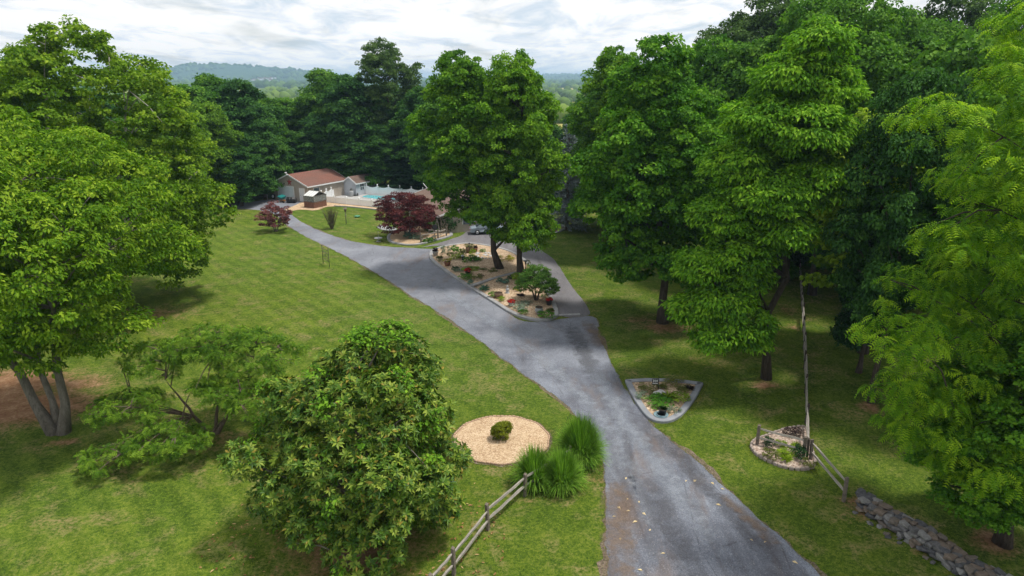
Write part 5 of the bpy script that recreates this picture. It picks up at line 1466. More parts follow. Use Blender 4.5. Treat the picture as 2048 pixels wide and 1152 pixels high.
# ---- woods behind: every tree its own
WOODS = [  # pixel, distance, top pixel row, radius, model, material, kind of label
    (352, 98, 172, 5.0, 'bg_c', None, 'L'), (392, 112, 160, 6.0, 'bg_b', None, 'G'), (436, 118, 150, 6.0, 'bg_a', 'wood_mid', 'G'), (486, 116, 160, 6.6, 'bg_a', None, 'G'),
    (424, 106, 205, 4.4, 'bg_c', None, 'G'), (535, 126, 190, 6.0, 'bg_b', None, 'G'), (520, 113, 240, 4.6, 'bg_a', None, 'G'), (575, 134, 196, 6.0, 'bg_c', 'wood_mid', 'G'), (470, 106, 290, 4.2, 'bg_a', None, 'G'),
    (610, 138, 222, 6.0, 'bg_b', None, 'G'), (566, 124, 262, 5.0, 'bg_c', 'wood_mid', 'G'), (660, 130, 140, 7.0, 'bg_a', 'wood_mid', 'P'), (706, 124, 140, 6.6, 'bg_b', 'wood_dark', 'P'),
    (640, 124, 225, 5.2, 'bg_a', None, 'P'), (735, 128, 175, 6.0, 'bg_a', None, 'P'), (690, 122, 262, 4.6, 'bg_a', None, 'P'), (842, 122, 165, 5.6, 'bg_b', 'wood_dark', 'P'), (765, 121, 250, 4.6, 'bg_a', None, 'P'), (600, 122, 290, 4.2, 'bg_a', None, 'P'),
    (800, 119, 285, 4.0, 'pine', None, 'P'), (840, 117, 300, 4.0, 'pine', None, 'P'), (890, 112, 180, 6.0, 'bg_b', None, 'H'), (955, 116, 150, 6.4, 'bg_a', None, 'H'), (1030, 118, 165, 6.0, 'bg_b', None, 'H'),
    (1085, 112, 225, 4.6, 'bg_a', None, 'H'), (1172, 104, 200, 4.0, 'bg_a', None, 'H'), (1212, 92, 165, 4.6, 'bg_b', None, 'H'), (1140, 106, 262, 4.0, 'pine', None, 'H'),
    (1235, 82, 125, 5.4, 'maple_b', 'wood_mid', 'R'), (1290, 76, 96, 5.6, 'maple_a', None, 'R'), (1365, 74, 92, 5.2, 'bg_c', 'maple_bright', 'R'), (1330, 92, 125, 5.6, 'bg_b', None, 'R'), (1425, 70, 70, 5.0, 'maple_b', None, 'R'),
    (1445, 92, 40, 6.6, 'oak', None, 'R'), (1510, 88, -8, 6.8, 'oak', None, 'R'), (1590, 64, -25, 6.0, 'tall_r', None, 'R'), (1650, 60, -30, 6.0, 'tall_r', None, 'R'), (1480, 66, 60, 5.4, 'bg_b', None, 'R'),
    (1720, 68, 0, 6.2, 'tall_r', 'wood_mid', 'R'), (1800, 72, 25, 6.0, 'tall_r', None, 'R'), (1860, 80, -20, 6.4, 'oak', None, 'R'), (1560, 82, 250, 5.0, 'bg_a', None, 'R'), (1640, 78, 270, 5.6, 'bg_a', None, 'R'),
    (1752, 58, 330, 4.0, 'bg_a', None, 'R'), (1790, 64, 300, 5.0, 'bg_a', None, 'R'), (1900, 56, 60, 5.6, 'poplar', 'wood_mid', 'R'), (2040, 50, 60, 6.0, 'tall_r', 'maple_bright', 'R'), (2080, 36, 150, 6.0, 'tall_r', 'wood_mid', 'R'),
    (1840, 92, 250, 6.0, 'bg_a', None, 'R'), (1960, 92, 200, 6.0, 'bg_a', None, 'R'), (1420, 86, 300, 5.0, 'bg_a', None, 'R'), (2060, 80, 60, 6.0, 'bg_b', None, 'R'), (1500, 84, 330, 4.6, 'bg_a', None, 'R'), (1590, 92, 140, 6, 'bg_b', 'wood_dark', 'R'), (1800, 54, 470, 3.6, 'holly', None, 'R'), (1700, 66, 430, 3.4, 'holly', None, 'R'),
    (300, 104, 190, 5.6, 'bg_c', None, 'L'), (240, 96, 230, 6.0, 'bg_b', None, 'L'), (150, 92, 250, 6.0, 'bg_c', None, 'L'), (60, 88, 240, 6.2, 'bg_b', None, 'L'), (-40, 82, 220, 6.5, 'bg_b', None, 'L'), (10, 70, 330, 5.0, 'bg_c', None, 'L')]
LAB = {'L': 'trees behind the sycamore', 'G': 'woods by the garage', 'P': 'woods behind the pool', 'H': 'woods behind the house', 'R': 'woods on the right'}
TREE_LABEL = {
    (352, 98): 'light green tree rising just right of the sycamore',
    (392, 112): 'round mid-green tree between the sycamore and the garage woods',
    (436, 118): 'tall round-topped tree above the garage woods, left of its twin',
    (486, 116): 'tall dark round-topped tree straight above the garage',
    (424, 106): 'light yellow-green tree with drooping skirts left of the garage',
    (535, 126): 'mid-green tree behind the garage roof',
    (520, 113): 'low dark tree close behind the garage gable',
    (575, 134): 'light tree in the low dip of the treeline',
    (470, 106): 'low dark tree at the wire fence',
    (610, 138): 'far mid-green tree in the low dip of the treeline',
    (566, 124): 'short yellowish tree behind the garage ridge',
    (660, 130): 'broad mid-green tree just left of the tall oak group',
    (706, 124): 'tall dark tree touching the open-crowned oak',
    (640, 124): 'dark tree behind the back end of the garage roof',
    (735, 128): 'dark tree below the open-crowned oak',
    (690, 122): 'low dark tree right behind the shed',
    (842, 122): 'dark tree between the open-crowned oak and the island trees',
    (765, 121): 'low dark tree behind the pool fence middle',
    (600, 122): 'short dark tree over the garage ridge',
    (800, 119): 'dark pine behind the pool fence',
    (840, 117): 'dark pine beside the tan awning',
    (890, 112): 'mid-green tree behind the house roof',
    (955, 116): 'dark tree showing behind the leaning island tree',
    (1030, 118): 'mid-green tree behind the upright island tree',
    (1085, 112): 'dark tree just left of the far yellow field',
    (1172, 104): 'dark tree just right of the far yellow field',
    (1212, 92): 'mid-green tree right of the blue spruce',
    (1140, 106): 'dark pine behind the blue spruce',
    (1235, 82): 'mid-green tree between the blue spruce and the lane maple',
    (1290, 76): 'bright tree straight behind the lane maple',
    (1365, 74): 'bright light-green tree between the lane maple and the tall walnut',
    (1330, 92): 'mid-green tree far behind the lane maple',
    (1425, 70): 'green maple behind the tall walnut left shoulder',
    (1445, 92): 'dark oak whose top meets the open sky edge',
    (1510, 88): 'tall dark oak above the tall walnut',
    (1590, 64): 'tall mid-green tree over the long rail fence',
    (1650, 60): 'tall mid-green tree right of the long rail fence top',
    (1480, 66): 'mid-green tree close behind the tall walnut trunk',
    (1720, 68): 'tall tree behind the yellow poplar',
    (1800, 72): 'tall tree between the poplar and the yellow-green walnut',
    (1860, 80): 'dark open oak beside the small sky gap at the top',
    (1560, 82): 'dark tree behind the laurel bush',
    (1640, 78): 'dark tree past the far fence end',
    (1752, 58): 'dark low-skirted tree under the yellow poplar',
    (1790, 64): 'dark low-skirted tree left of the metal-roofed building',
    (1900, 56): 'mid-green poplar in front of the metal-roofed building',
    (2040, 50): 'bright tall tree at the right photo edge',
    (2080, 36): 'mid-green tree cut by the right photo edge',
    (1840, 92): 'dark tree behind the metal-roofed building',
    (1960, 92): 'dark tree right of the metal-roofed building',
    (1420, 86): 'dark low tree deep behind the lane maple',
    (2060, 80): 'mid-green tree deep at the right photo edge',
    (1500, 84): 'dark low tree left of the laurel bush',
    (1590, 92): 'dark tree rising behind the far fence end',
    (1800, 54): 'dark holly in front of the metal-roofed building',
    (1700, 66): 'dark holly beside the far lawn end',
    (300, 104): 'light green tree seen over the sycamore right shoulder',
    (240, 96): 'mid-green tree behind the sycamore trunk',
    (150, 92): 'light green tree behind the sycamore left half',
    (60, 88): 'mid-green tree behind the forked tree',
    (-40, 82): 'mid-green tree cut by the left photo edge',
    (10, 70): 'low light-green tree by the left photo edge',
}
for i, (px, D, top, r, key, mt, lb) in enumerate(WOODS):
    tree_px(key, px, D, top, r, (i * 2.17) % 6.28, TREE_LABEL[(px, D)], 'woodland_tree', mt, LAB[lb])

# second rank of the woods, seen in the gaps of the first
g2 = np.random.default_rng(77)
for i in range(46):
    px = -80 + i * 48 + g2.uniform(-14, 14); D = g2.uniform(136, 190)
    if 1080 < px < 1140 or px > 1380: continue
    hgt = g2.uniform(14.5, 18) if px < 1200 else g2.uniform(17, 23)
    if 520 < px < 640: hgt = g2.uniform(9, 11.5)
    plant(('bg_a', 'bg_b', 'bg_c')[i % 3], x_at(px, D), D, hgt, g2.uniform(5.5, 7.5), g2.uniform(0, 6), 'tree in the deep second rank of the woods', 'woodland_tree', 'tree', 'deep woods', [None, 'wood_dark', 'wood_mid'][i % 3])

# ---- shrubs and plants
def ball_leaves(key, mat, Rr, H, n, L, Wd, seed, z0=.05, kind='blade', flat=1.0, up=.5):
    g = np.random.default_rng(seed); lv = Leaves()
    nc = max(10, n // 24)
    lo = [(0, 0, H * .5, Rr * .85, Rr * .85, H * .5)] + [(Rr * .5 * math.cos(a), Rr * .5 * math.sin(a), H * g.uniform(.35, .65), Rr * .5, Rr * .5, H * .38) for a in g.uniform(0, 6.28, 5)]
    C, O = clump_centres(lo, nc, g, .12, z0, .8)
    fill_clumps(lv, C, O, np.full(nc, Rr * .24), 24, g, L, Wd, kind, flat, up, .15)
    MODELS[key] = (lv.mesh(key, M[mat]), Rr, H)
def spiky(key, mat, Rr, H, n, Wd, seed, droop=.3):
    """a rosette of long pointed leaves"""
    g = np.random.default_rng(seed); lv = Leaves()
    a = g.uniform(0, 6.28, n); el = g.uniform(.25, 1.35, n)
    T = np.stack([np.cos(a) * np.cos(el), np.sin(a) * np.cos(el), np.sin(el)], 1)
    N = ortho(np.tile([[0, 0, 1.0]], (n, 1)) + g.normal(size=(n, 3)) * .1, T)
    lv.blades(T * .03, N, T, np.hypot(Rr * np.cos(el), H * np.sin(el)), np.full(n, Wd), tints(n, g.random(n), g), droop, .2)
    MODELS[key] = (lv.mesh(key, M[mat]), Rr, H)
ball_leaves('round_shrub', 'sh_green', .5, .6, 620, .10, .06, 1)
ball_leaves('mound', 'sh_silver', .6, .3, 520, .09, .05, 2)
ball_leaves('fine_shrub', 'sh_lime', .5, .5, 700, .09, .035, 3)
ball_leaves('globe', 'sh_globe', .42, .78, 3600, .085, .04, 4, up=.3)
ball_leaves('flowers', 'red_flower', .3, .25, 320, .09, .08, 5)
ball_leaves('big_shrub', 'sh_green', 1.2, 1.6, 2200, .16, .09, 6)
spiky('yucca', 'sh_lime', .5, .6, 46, .06, 7)
spiky('tuft', 'sh_olive', .35, .35, 90, .02, 8)
def shrub(key, px, py, r, h, mat, label, z=.16, name='shrub', cat='shrub', group=None):
    me_, Rr, H = MODELS[key]
    p = G(px, py, z)
    o = link(name, me_, None, p, (0, 0, random.uniform(0, 6.28)), (r / Rr, r / Rr, h / H), M[mat])
    return tag(o, label, cat, group)

shrub('globe', 1004, 878, .52, .98, 'sh_globe', 'yellow-green globe shrub in the middle of the round gravel bed', .12)
# island bed
for a in (
    ('fine_shrub', 891, 507, .55, .9, 'sh_silver', 'pale grey-green wispy shrub near the island top corner'), ('round_shrub', 911, 506, .72, .8, 'sh_green', 'bright green mounded shrub near the island top corner'),
    ('round_shrub', 914, 518, .8, .55, 'sh_lime', 'low lime green spreading shrub in the upper island bed'), ('round_shrub', 926, 515, .42, .95, 'sh_olive', 'upright olive shrub beside the small black lantern'),
    ('round_shrub', 938, 524, .75, .65, 'sh_green', 'broad dark-leaved green shrub in the upper island middle'), ('round_shrub', 953, 522, .7, .5, 'sh_green', 'low green shrub just before the pile of grey rocks'),
    ('fine_shrub', 945, 512, .42, .8, 'sh_lime', 'feathery light green plant below the wooden barrel'), ('mound', 925, 540, .95, .30, 'sh_silver', 'silver-grey mat plant on the island slope'),
    ('round_shrub', 911, 541, .42, .42, 'sh_dark', 'small dark green dome shrub near the left kerb'), ('round_shrub', 943, 541, .95, .35, 'sh_lime', 'yellow-green ground cover above the red flower pot'),
    ('round_shrub', 931, 557, .7, .45, 'sh_green', 'green leafy clump beside the red flower pot'), ('fine_shrub', 950, 556, .85, .42, 'sh_olive', 'olive wispy clump below the red flower pot'),
    ('round_shrub', 941, 568, .38, .38, 'sh_teal', 'small blue-green plant in the corner by the cross kerb'), ('fine_shrub', 979, 543, .9, .32, 'sh_olive', 'dry olive ground cover at the leaning tree foot'),
    ('fine_shrub', 1012, 521, .95, .55, 'sh_gold', 'golden yellow wispy shrub between the two island trunks'), ('round_shrub', 881, 524, .28, .3, 'sh_olive', 'tiny olive tuft near the terracotta pot'),
    ('tuft', 879, 516, .45, .3, 'sh_olive', 'dry brown tuft below the first black pot'), ('yucca', 968, 580, .55, .6, 'sh_teal', 'blue-green agave rosette just below the cross kerb'),
    ('round_shrub', 1005, 567, .62, .5, 'sh_teal', 'dark blue-green juniper below the cross kerb'), ('round_shrub', 1032, 563, .55, .8, 'sh_lime', 'lime shrub at the upright tree foot'),
    ('round_shrub', 1020, 560, .4, .45, 'sh_dark', 'dark small shrub next to the lime shrub'), ('round_shrub', 987, 592, .45, .4, 'sh_green', 'small green plant left of the dark barrel'),
    ('round_shrub', 1003, 600, .38, .3, 'sh_lime', 'low light green plant below the dark barrel'), ('mound', 1048, 613, 1.25, .22, 'sh_silver', 'wide grey-green creeping mat below the dwarf maple'),
    ('round_shrub', 1047, 627, .4, .32, 'sh_green', 'green tuft near the lower left island kerb'), ('round_shrub', 1093, 634, .7, .45, 'sh_green', 'spreading green plant at the island lower tip'),
    ('tuft', 1100, 622, .4, .3, 'sh_olive', 'dry tuft beside the right lane edge'), ('fine_shrub', 1035, 582, .4, .45, 'sh_gold', 'small yellow plant left of the dwarf maple'),
    ('fine_shrub', 1055, 533, .3, .7, 'sh_olive', 'thin olive plant near the right island edge'), ('round_shrub', 1062, 537, .45, .35, 'sh_lime', 'bright lime low plant near the right island edge'),
    ('tuft', 1040, 592, .5, .25, 'sh_plum', 'dark dead-looking clump left of the dwarf maple trunk'), ('round_shrub', 966, 504, .4, .35, 'sh_green', 'small green plant right of the wooden barrel'),
    ('fine_shrub', 900, 513, .4, .5, 'sh_olive', 'brownish grass clump in the island top corner')):
    shrub(*a, z=.24)
# three-sided bed
shrub('yucca', 1337, 797, .5, .55, 'sh_lime', 'spiky green yucca beside the pale rock')
shrub('round_shrub', 1359, 799, .62, .38, 'sh_lime', 'bright green low shrub right of the yucca')
shrub('round_shrub', 1318, 806, .95, .25, 'sh_green', 'flat green ground cover below the pale rock')
shrub('fine_shrub', 1302, 778, .8, .25, 'sh_olive', 'olive ground cover behind the number sign')
shrub('mound', 1283, 793, .5, .25, 'sh_silver', 'grey tuft near the left point of the three-sided bed')
shrub('mound', 1348, 824, .42, .28, 'sh_silver', 'small silver plant near the black pot')
shrub('fine_shrub', 1350, 772, 1.0, .22, 'sh_olive', 'low green plants along the back of the three-sided bed')
shrub('tuft', 1378, 777, .4, .25, 'sh_plum', 'dark tuft at the right point of the three-sided bed')
# teardrop bed at the fence
shrub('round_shrub', 1583, 869, .46, .42, 'sh_plum', 'near-black purple barberry at the back of the teardrop bed')
shrub('round_shrub', 1536, 889, .36, .36, 'sh_dark', 'small dark shrub near the weathered post in the teardrop bed')
shrub('yucca', 1591, 894, .32, .34, 'sh_lime', 'pale striped yucca behind the rail in the teardrop bed')
shrub('round_shrub', 1560, 891, .3, .3, 'sh_lime', 'small lime plant between the rails of the teardrop bed')
shrub('round_shrub', 1541, 915, .42, .42, 'sh_olive', 'olive dome shrub at the front of the teardrop bed')
shrub('yucca', 1571, 920, .38, .42, 'sh_lime', 'yellow striped yucca at the front of the teardrop bed')
shrub('round_shrub', 1577, 908, .55, .28, 'sh_lime', 'bright green mat in the middle of the teardrop bed')
shrub('round_shrub', 1599, 915, .40, .62, 'sh_dark', 'dark green juniper against the corner posts')
shrub('fine_shrub', 1616, 931, .42, .3, 'sh_olive', 'yellowish grass at the right end of the teardrop bed')
# under the maple and house front
for a in (('big_shrub', 868, 463, 1.6, 1.9, 'sh_green', 'green shrub behind the short rail fence'), ('big_shrub', 893, 462, 1.7, 2.4, 'sh_dark', 'dark shrub at the court corner'), ('big_shrub', 880, 446, 1.9, 2.8, 'wood_light', 'tall light green bush beside the house'),
          ('big_shrub', 862, 440, 1.6, 2.6, 'sh_dark', 'dark green bush behind the red maple'), ('round_shrub', 822, 477, .95, .8, 'sh_teal', 'teal shrub at the foot of the red maple'), ('round_shrub', 836, 480, .6, .6, 'sh_silver', 'grey-green shrub by the short rail fence post'),
          ('round_shrub', 858, 484, .55, .5, 'sh_green', 'low green clump under the short rail fence'), ('round_shrub', 866, 482, .5, .5, 'sh_dark', 'dark low clump under the short rail fence'), ('round_shrub', 848, 485, .4, .4, 'sh_green', 'small green clump at the short fence end'),
          ('big_shrub', 905, 452, 1.6, 2.2, 'sh_green', 'round bush in front of the house by the parked car'), ('big_shrub', 735, 371, 1.3, 2.3, 'sh_lime', 'yellow-green bush against the shed')):
    shrub(*a, z=.05)
for (px, py, r, h, m, lb) in ((1560, 558, 1.5, 1.8, 'sh_green', 'big laurel bush beside the far end of the long fence'), (1532, 552, 1.3, 1.5, 'sh_dark', 'dark rounded bush left of the big laurel bush'), (1575, 535, 1.6, 2.0, 'holly', 'dark tall bush behind the big laurel bush'),
                              (1640, 520, 1.8, 1.8, 'sh_dark', 'dark bush right of the far fence end'), (1615, 530, 1.1, .9, 'sh_green', 'low bush at the far fence end'), (1140, 402, 1.4, 1.6, 'sh_dark', 'dark bush at the foot of the blue spruce')):
    shrub('big_shrub', px, py, r, h, m, lb, 0.0)

# upright twiggy shrub on the lawn
g = np.random.default_rng(91)
tw_ = empty('twiggy_shrub', G(664, 458), 0, 'vase-shaped shrub of bare upright twigs on the small lawn', 'shrub')
b = MB(); tips = []
for k in range(70):
    a = g.uniform(0, 6.28); r_ = g.uniform(.1, 1.25); h = g.uniform(2.0, 3.0)
    p = [(.12 * math.cos(a), .12 * math.sin(a), 0), (r_ * .55 * math.cos(a), r_ * .55 * math.sin(a), h * .5), (r_ * math.cos(a + .1), r_ * math.sin(a + .1), h)]
    b.tube(p, [.028, .02, .008], 4, False); tips += [p[1], p[2], tuple((np.array(p[1]) + np.array(p[2])) / 2), tuple((np.array(p[0]) + np.array(p[1])) / 2)]
b.build('twig', M['bark_brown'], tw_)
tips = np.array(tips); lv = Leaves(); fill_clumps(lv, tips, unit(tips), np.full(len(tips), .22), 7, g, .12, .05, up=.4)
link('foliage', lv.mesh('twig_foliage', M['sh_olive']), tw_)

# tall ornamental grasses
def grass_clump(px, py, Rr, H, seed, label, n=3600, subs=1):
    g = np.random.default_rng(seed); V, F, T = [], [], []
    cs = [(0, 0)] if subs == 1 else [(-.42 * Rr, .15), (.38 * Rr, -.1)]
    base = 0
    for i in range(n):
        cx, cy2 = cs[i % len(cs)]; a = g.uniform(0, 6.28); sp_ = abs(g.normal(0, .5)); rr = Rr * (.8 if subs > 1 else 1) * min(1.1, sp_ + .12)
        h = H * (1.05 - .35 * min(1, sp_)) * g.uniform(.8, 1.1); w = g.uniform(.016, .032)
        d = np.array([math.cos(a), math.sin(a), 0]); s = np.array([-d[1], d[0], 0]); p0 = np.array([cx, cy2, 0]) + d * g.uniform(0, .18) * Rr
        el = g.uniform(.38, 1.5); ln = Rr * (.78 if subs > 1 else .95) * g.uniform(.82, 1.12); bend = ln * g.uniform(.25, .75) * math.cos(el * .6)
        k = 5; tnt = (g.random(), g.uniform(.2, .8), g.random(), 1)
        for j in range(k):
            u = j / (k - 1)
            p = p0 + d * ln * math.cos(el) * u + np.array([0, 0, ln * math.sin(el) * u * H / Rr - bend * u ** 3])
            ww = w * (1 - u * .85)
            V += [p - s * ww, p + s * ww]; T += [tnt, tnt]
        for j in range(k - 1): F.append((base + 2 * j, base + 2 * j + 1, base + 2 * j + 3, base + 2 * j + 2))
        base += 2 * k
    o = link('ornamental_grass', tri_mesh('ornamental_grass', np.array(V), np.array(F), M['grassblade'], np.array(T)), None, G(px, py))
    return tag(o, label, 'ornamental grass')
grass_clump(1160, 922, 1.6, 2.95, 1, 'larger fountain grass clump against the drive edge')
grass_clump(1098, 972, 1.65, 2.95, 2, 'double-headed fountain grass clump at the rail fence end', subs=2)

# pots and ornaments on the island
def pot(px, py, r, h, mat, plant_key, pmat, ph, label, z=.22, shape=0):
    root = empty('plant_pot', G(px, py, z), random.uniform(0, 6), label, 'plant pot')
    prof = [[(r * .72, 0), (r, h * .9), (r * 1.06, h * .92), (r * 1.06, h), (r * .9, h)], [(r * .8, 0), (r * 1.0, h * .45), (r * .85, h)], [(r * .55, 0), (r * 1.0, h * .55), (r * .75, h * .9), (r * .85, h), (r * .7, h)]][shape]
    MB().lathe(prof, (0, 0, 0), 16).build('body', M[mat], root)
    MB().lathe([(r * .88, h - .03), (r * .8, h + .015), (.02, h + .02)], (0, 0, 0), 14).build('soil', M['soil'], root)
    if plant_key:
        me_, Rr, H = MODELS[plant_key]
        link('plant', me_, root, (0, 0, h * .92), (0, 0, 0), (r * 1.15 / Rr, r * 1.15 / Rr, ph / H), M[pmat])
    return root
pot(871, 511, .33, .5, 'grey_pot', 'tuft', 'purple', .55, 'grey bucket pot with dark spiky plant at the island top corner', .2)
pot(895, 531, .36, .42, 'terracotta', 'fine_shrub', 'sh_gold', .4, 'reddish pot with wispy gold plant near the left kerb', .2)
pot(936, 549, .30, .36, 'black_plastic', 'flowers', 'red_flower', .32, 'black pot of red flowers in the upper island bed')
pot(939, 506, .46, .75, 'barrel', 'round_shrub', 'sh_olive', .35, 'tall wooden barrel planter at the back of the island', shape=1)
pot(951, 505, .26, .55, 'terracotta', 'tuft', 'sh_plum', .4, 'narrow brown pot right of the wooden barrel planter')
pot(997, 594, .42, .42, 'barrel', None, None, 0, 'dark half barrel in the lower island bed', shape=1)
pot(1023, 611, .28, .30, 'grey_pot', 'flowers', 'red_flower', .26, 'grey bowl pot of red flowers at the lower left kerb', shape=0)
pot(1098, 609, .28, .42, 'black_plastic', 'flowers', 'red_flower', .22, 'black pot of dark red flowers beside the right lane')
pot(1078, 628, .36, .62, 'grey_pot', None, None, 0, 'pale grey round-bellied urn near the island tip', shape=2)
pot(1325, 829, .24, .36, 'black_plastic', 'tuft', 'sh_dark', .25, 'black pot on a blue dish in the three-sided bed', .14)
dsh = empty('glazed_dish', G(1322, 831, .13), 0, 'blue-grey glazed dish under the black pot', 'dish')
MB().lathe([(.30, 0), (.42, .05), (.44, .08), (.38, .06), (.05, .03)], (0, 0, 0), 20).build('bowl', M['blue_dish'], dsh)
MB().lathe([(.32, .07), (.34, .13), (.30, .14), (.28, .07)], (.05, 0, -.02), 16).build('rim', M['blue_dish'], dsh)
ln_ = empty('garden_lantern', G(926, 521, .24), .3, 'small black lantern among the upper island shrubs', 'lantern')
MB().box((0, 0, .05), (.3, .3, .1)).build('base', M['black'], ln_)
for x in (-.11, .11):
    for y in (-.11, .11): MB().box((x, y, .3), (.03, .03, .42)).build('bar', M['black'], ln_)
MB().box((0, 0, .28), (.17, .17, .34)).build('glass', M['glass'], ln_)
MB().add([(-.18, -.18, .5), (.18, -.18, .5), (.18, .18, .5), (-.18, .18, .5), (0, 0, .68)], [(0, 1, 4), (1, 2, 4), (2, 3, 4), (3, 0, 4), (3, 2, 1, 0)]).build('lid', M['galv'], ln_)
stt = empty('garden_statue', G(1015, 587, .24), .5, 'small grey statue standing in the lower island gravel', 'statue')
MB().lathe([(.2, 0), (.2, .08), (.13, .1), (.16, .3), (.17, .42), (.09, .52), (.06, .56)], (0, 0, 0), 12).build('body', M['grey_pot'], stt)
MB().lathe([(.03, .54), (.09, .6), (.1, .67), (.06, .75), (.01, .78)], (0, 0, 0), 12).build('head', M['grey_pot'], stt)
ft = empty('garden_stake', G(939, 504, .9), 0, 'thin metal garden stake rising above the wooden barrel', 'garden ornament')
MB().tube([(0, 0, 0), (0, 0, .9)], [.02, .02], 6).build('rod', M['black'], ft)
MB().lathe([(.02, .85), (.11, .95), (.02, 1.05)], (0, 0, 0), 10).build('finial', M['black'], ft)
pf = empty('bird_table', G(1051, 541, .24), 0, 'thin dark bird table near the right island edge', 'bird table')
MB().tube([(0, 0, 0), (0, 0, .95)], [.04, .035], 6).build('pole', M['black'], pf)
MB().lathe([(.10, .0), (.32, .05), (.32, .08), (.1, .06)], (0, 0, 0), 14).build('foot', M['black'], pf)
MB().lathe([(.05, .93), (.26, 1.0), (.26, 1.05), (.05, .98)], (0, 0, 0), 14).build('tray', M['black'], pf)
for k in range(16):
    p = G(965 + random.uniform(-14, 22), 513 + random.uniform(-7, 6), .26)
    tag(link('boulder', STONES[k % 10], None, p, (random.uniform(-.3, .3), random.uniform(-.3, .3), random.uniform(0, 6)), (random.uniform(.3, .75), random.uniform(.25, .5), random.uniform(.15, .3)), M['rock']), 'grey rock in the pile beside the leaning island tree', 'rock', 'pond rocks')

# ------------------------------------------------------------------ fallen leaves, grass edges
lm = MB().add([(-.09, 0, .005), (-.02, .05, .03), (.1, .0, .01), (-.02, -.05, .02)], [(0, 3, 2), (0, 2, 1)]).mesh('fallen_leaf', rough_mat('fallen_leaf', (.50, .36, .16), (.72, .62, .40), 6, .7, 0, 20))
for px, py in ((1390, 962), (1252, 957), (1255, 998), (1278, 1004), (1238, 1016), (1256, 1022), (1270, 1044), (1228, 1033), (1437, 1010), (1530, 1084), (1590, 1125), (1503, 1080), (1372, 962), (1445, 978), (1240, 1078), (1280, 1140), (1425, 967), (1300, 1060), (1288, 1028), (1326, 1107)):
    tag(link('fallen_leaf', lm, None, G(px, py, .016), (0, 0, random.uniform(0, 6)), [random.uniform(.8, 1.5)] * 3), 'pale curled fallen leaf on the drive', 'leaf', 'fallen leaves on the drive')
g = np.random.default_rng(5)
n = 420
a = g.uniform(0, 6.28, n); r_ = 5.0 * np.sqrt(g.uniform(.45, 1.7, n))
P = np.stack([mg.location.x + r_ * np.cos(a), mg.location.y + r_ * np.sin(a), np.full(n, .03)], 1)
lv = Leaves(); T = ortho(rdir(n, g) * np.array([1, 1, .1]), np.tile([[0, 0, 1.]], (n, 1))); N = np.tile([[0, 0, 1.]], (n, 1))
lv.blades(P, N, T, g.uniform(.12, .24, n), g.uniform(.05, .10, n), tints(n, g.random(n), g), -.05, .25)
M['litter'] = leaf_mat('brown_litter', (.14, .07, .03), (.30, .17, .07), (.50, .36, .18), trans=.1)
tag(link('leaf_litter', lv.mesh('leaf_litter', M['litter'])), 'brown dropped leaves scattered round the magnolia', kind='stuff')

# short grass tufts: along the drive edges, the beds and over the near lawn
def grass_tufts():
    g = np.random.default_rng(6)
    E = [np.array([[p.x, p.y] for p in poly])]
    for q, c in ((circ, rc), (tl, tc_), (fl, fc_)):
        E.append(np.array([[p.x + c.x, p.y + c.y] for p in offset(q, -.12)]))
    E = np.concatenate(E)
    E = E[E[:, 1] < 75]
    k = g.integers(len(E), size=26000)
    edge = E[k] + g.normal(size=(len(k), 2)) * np.array([.16, .16])
    m = 60000
    yy = 19 + 44 * g.random(m) ** 1.7; xx = g.uniform(-.82, .8, m) * (yy + 5)
    P2 = np.concatenate([edge, np.stack([xx, yy], 1)])
    # keep off paved ground and beds
    def inside(P, Q):
        Q = np.array([[p.x, p.y] for p in Q]); r = np.zeros(len(P), bool); j = len(Q) - 1
        for i in range(len(Q)):
            c = ((Q[i, 1] > P[:, 1]) != (Q[j, 1] > P[:, 1])) & (P[:, 0] < (Q[j, 0] - Q[i, 0]) * (P[:, 1] - Q[i, 1]) / (Q[j, 1] - Q[i, 1] + 1e-12) + Q[i, 0])
            r ^= c; j = i
        return r
    ok = ~inside(P2, offset(poly, .06)[::2])
    for q, c in ((circ, rc), (tl, tc_), (fl, fc_), (il, ic)):
        ok &= ~inside(P2, [p + Vector((c.x, c.y)) for p in offset(q, -.04)])
    P2 = P2[ok]; n = len(P2)
    P = np.concatenate([P2, np.zeros((n, 1))], 1)
    a = g.uniform(0, 6.28, n); el = g.uniform(.35, 1.35, n)
    T = np.stack([np.cos(a) * np.cos(el), np.sin(a) * np.cos(el), np.sin(el)], 1); S = np.stack([-np.sin(a), np.cos(a), np.zeros(n)], 1)
    L = np.concatenate([g.uniform(.04, .10, int(ok[:len(edge)].sum())), g.uniform(.025, .05, int(ok[len(edge):].sum()))])[:, None]; w = g.uniform(.008, .02, n)[:, None]
    V = np.stack([P - S * w, P + S * w, P + T * L], 1).reshape(-1, 3)
    F = np.arange(3 * n).reshape(-1, 3)
    cl = np.clip(g.normal(.5, .25, n), 0, 1)
    M['turf'] = leaf_mat('turf_blade', (.07, .11, .016), (.135, .175, .025), (.25, .26, .06), trans=.3)
    tag(link('grass', tri_mesh('grass', V, F, M['turf'], np.repeat(tints(n, cl, g), 3, 0))), 'short grass growing over the lawn and along the drive edges', kind='stuff')
grass_tufts()

# wire fence posts by the left woods
ps = [G(431, 417), G(462, 409), G(500, 403), G(535, 399.5)]
wf = empty('wire_fence', ps[0], 0, 'thin wire fence on wooden posts at the edge of the woods beside the garage', 'fence')
for p in ps: MB().tube([(0, 0, -.1), (0, 0, 1.5)], [.07, .06], 7).build('post', M['rail'], wf, p - ps[0])
for i in range(3):
    for z in (.6, 1.2): MB().tube([ps[i] - ps[0] + Vector((0, 0, z)), ps[i + 1] - ps[0] + Vector((0, 0, z))], [.02, .02], 4).build('wire', M['rail'], wf)

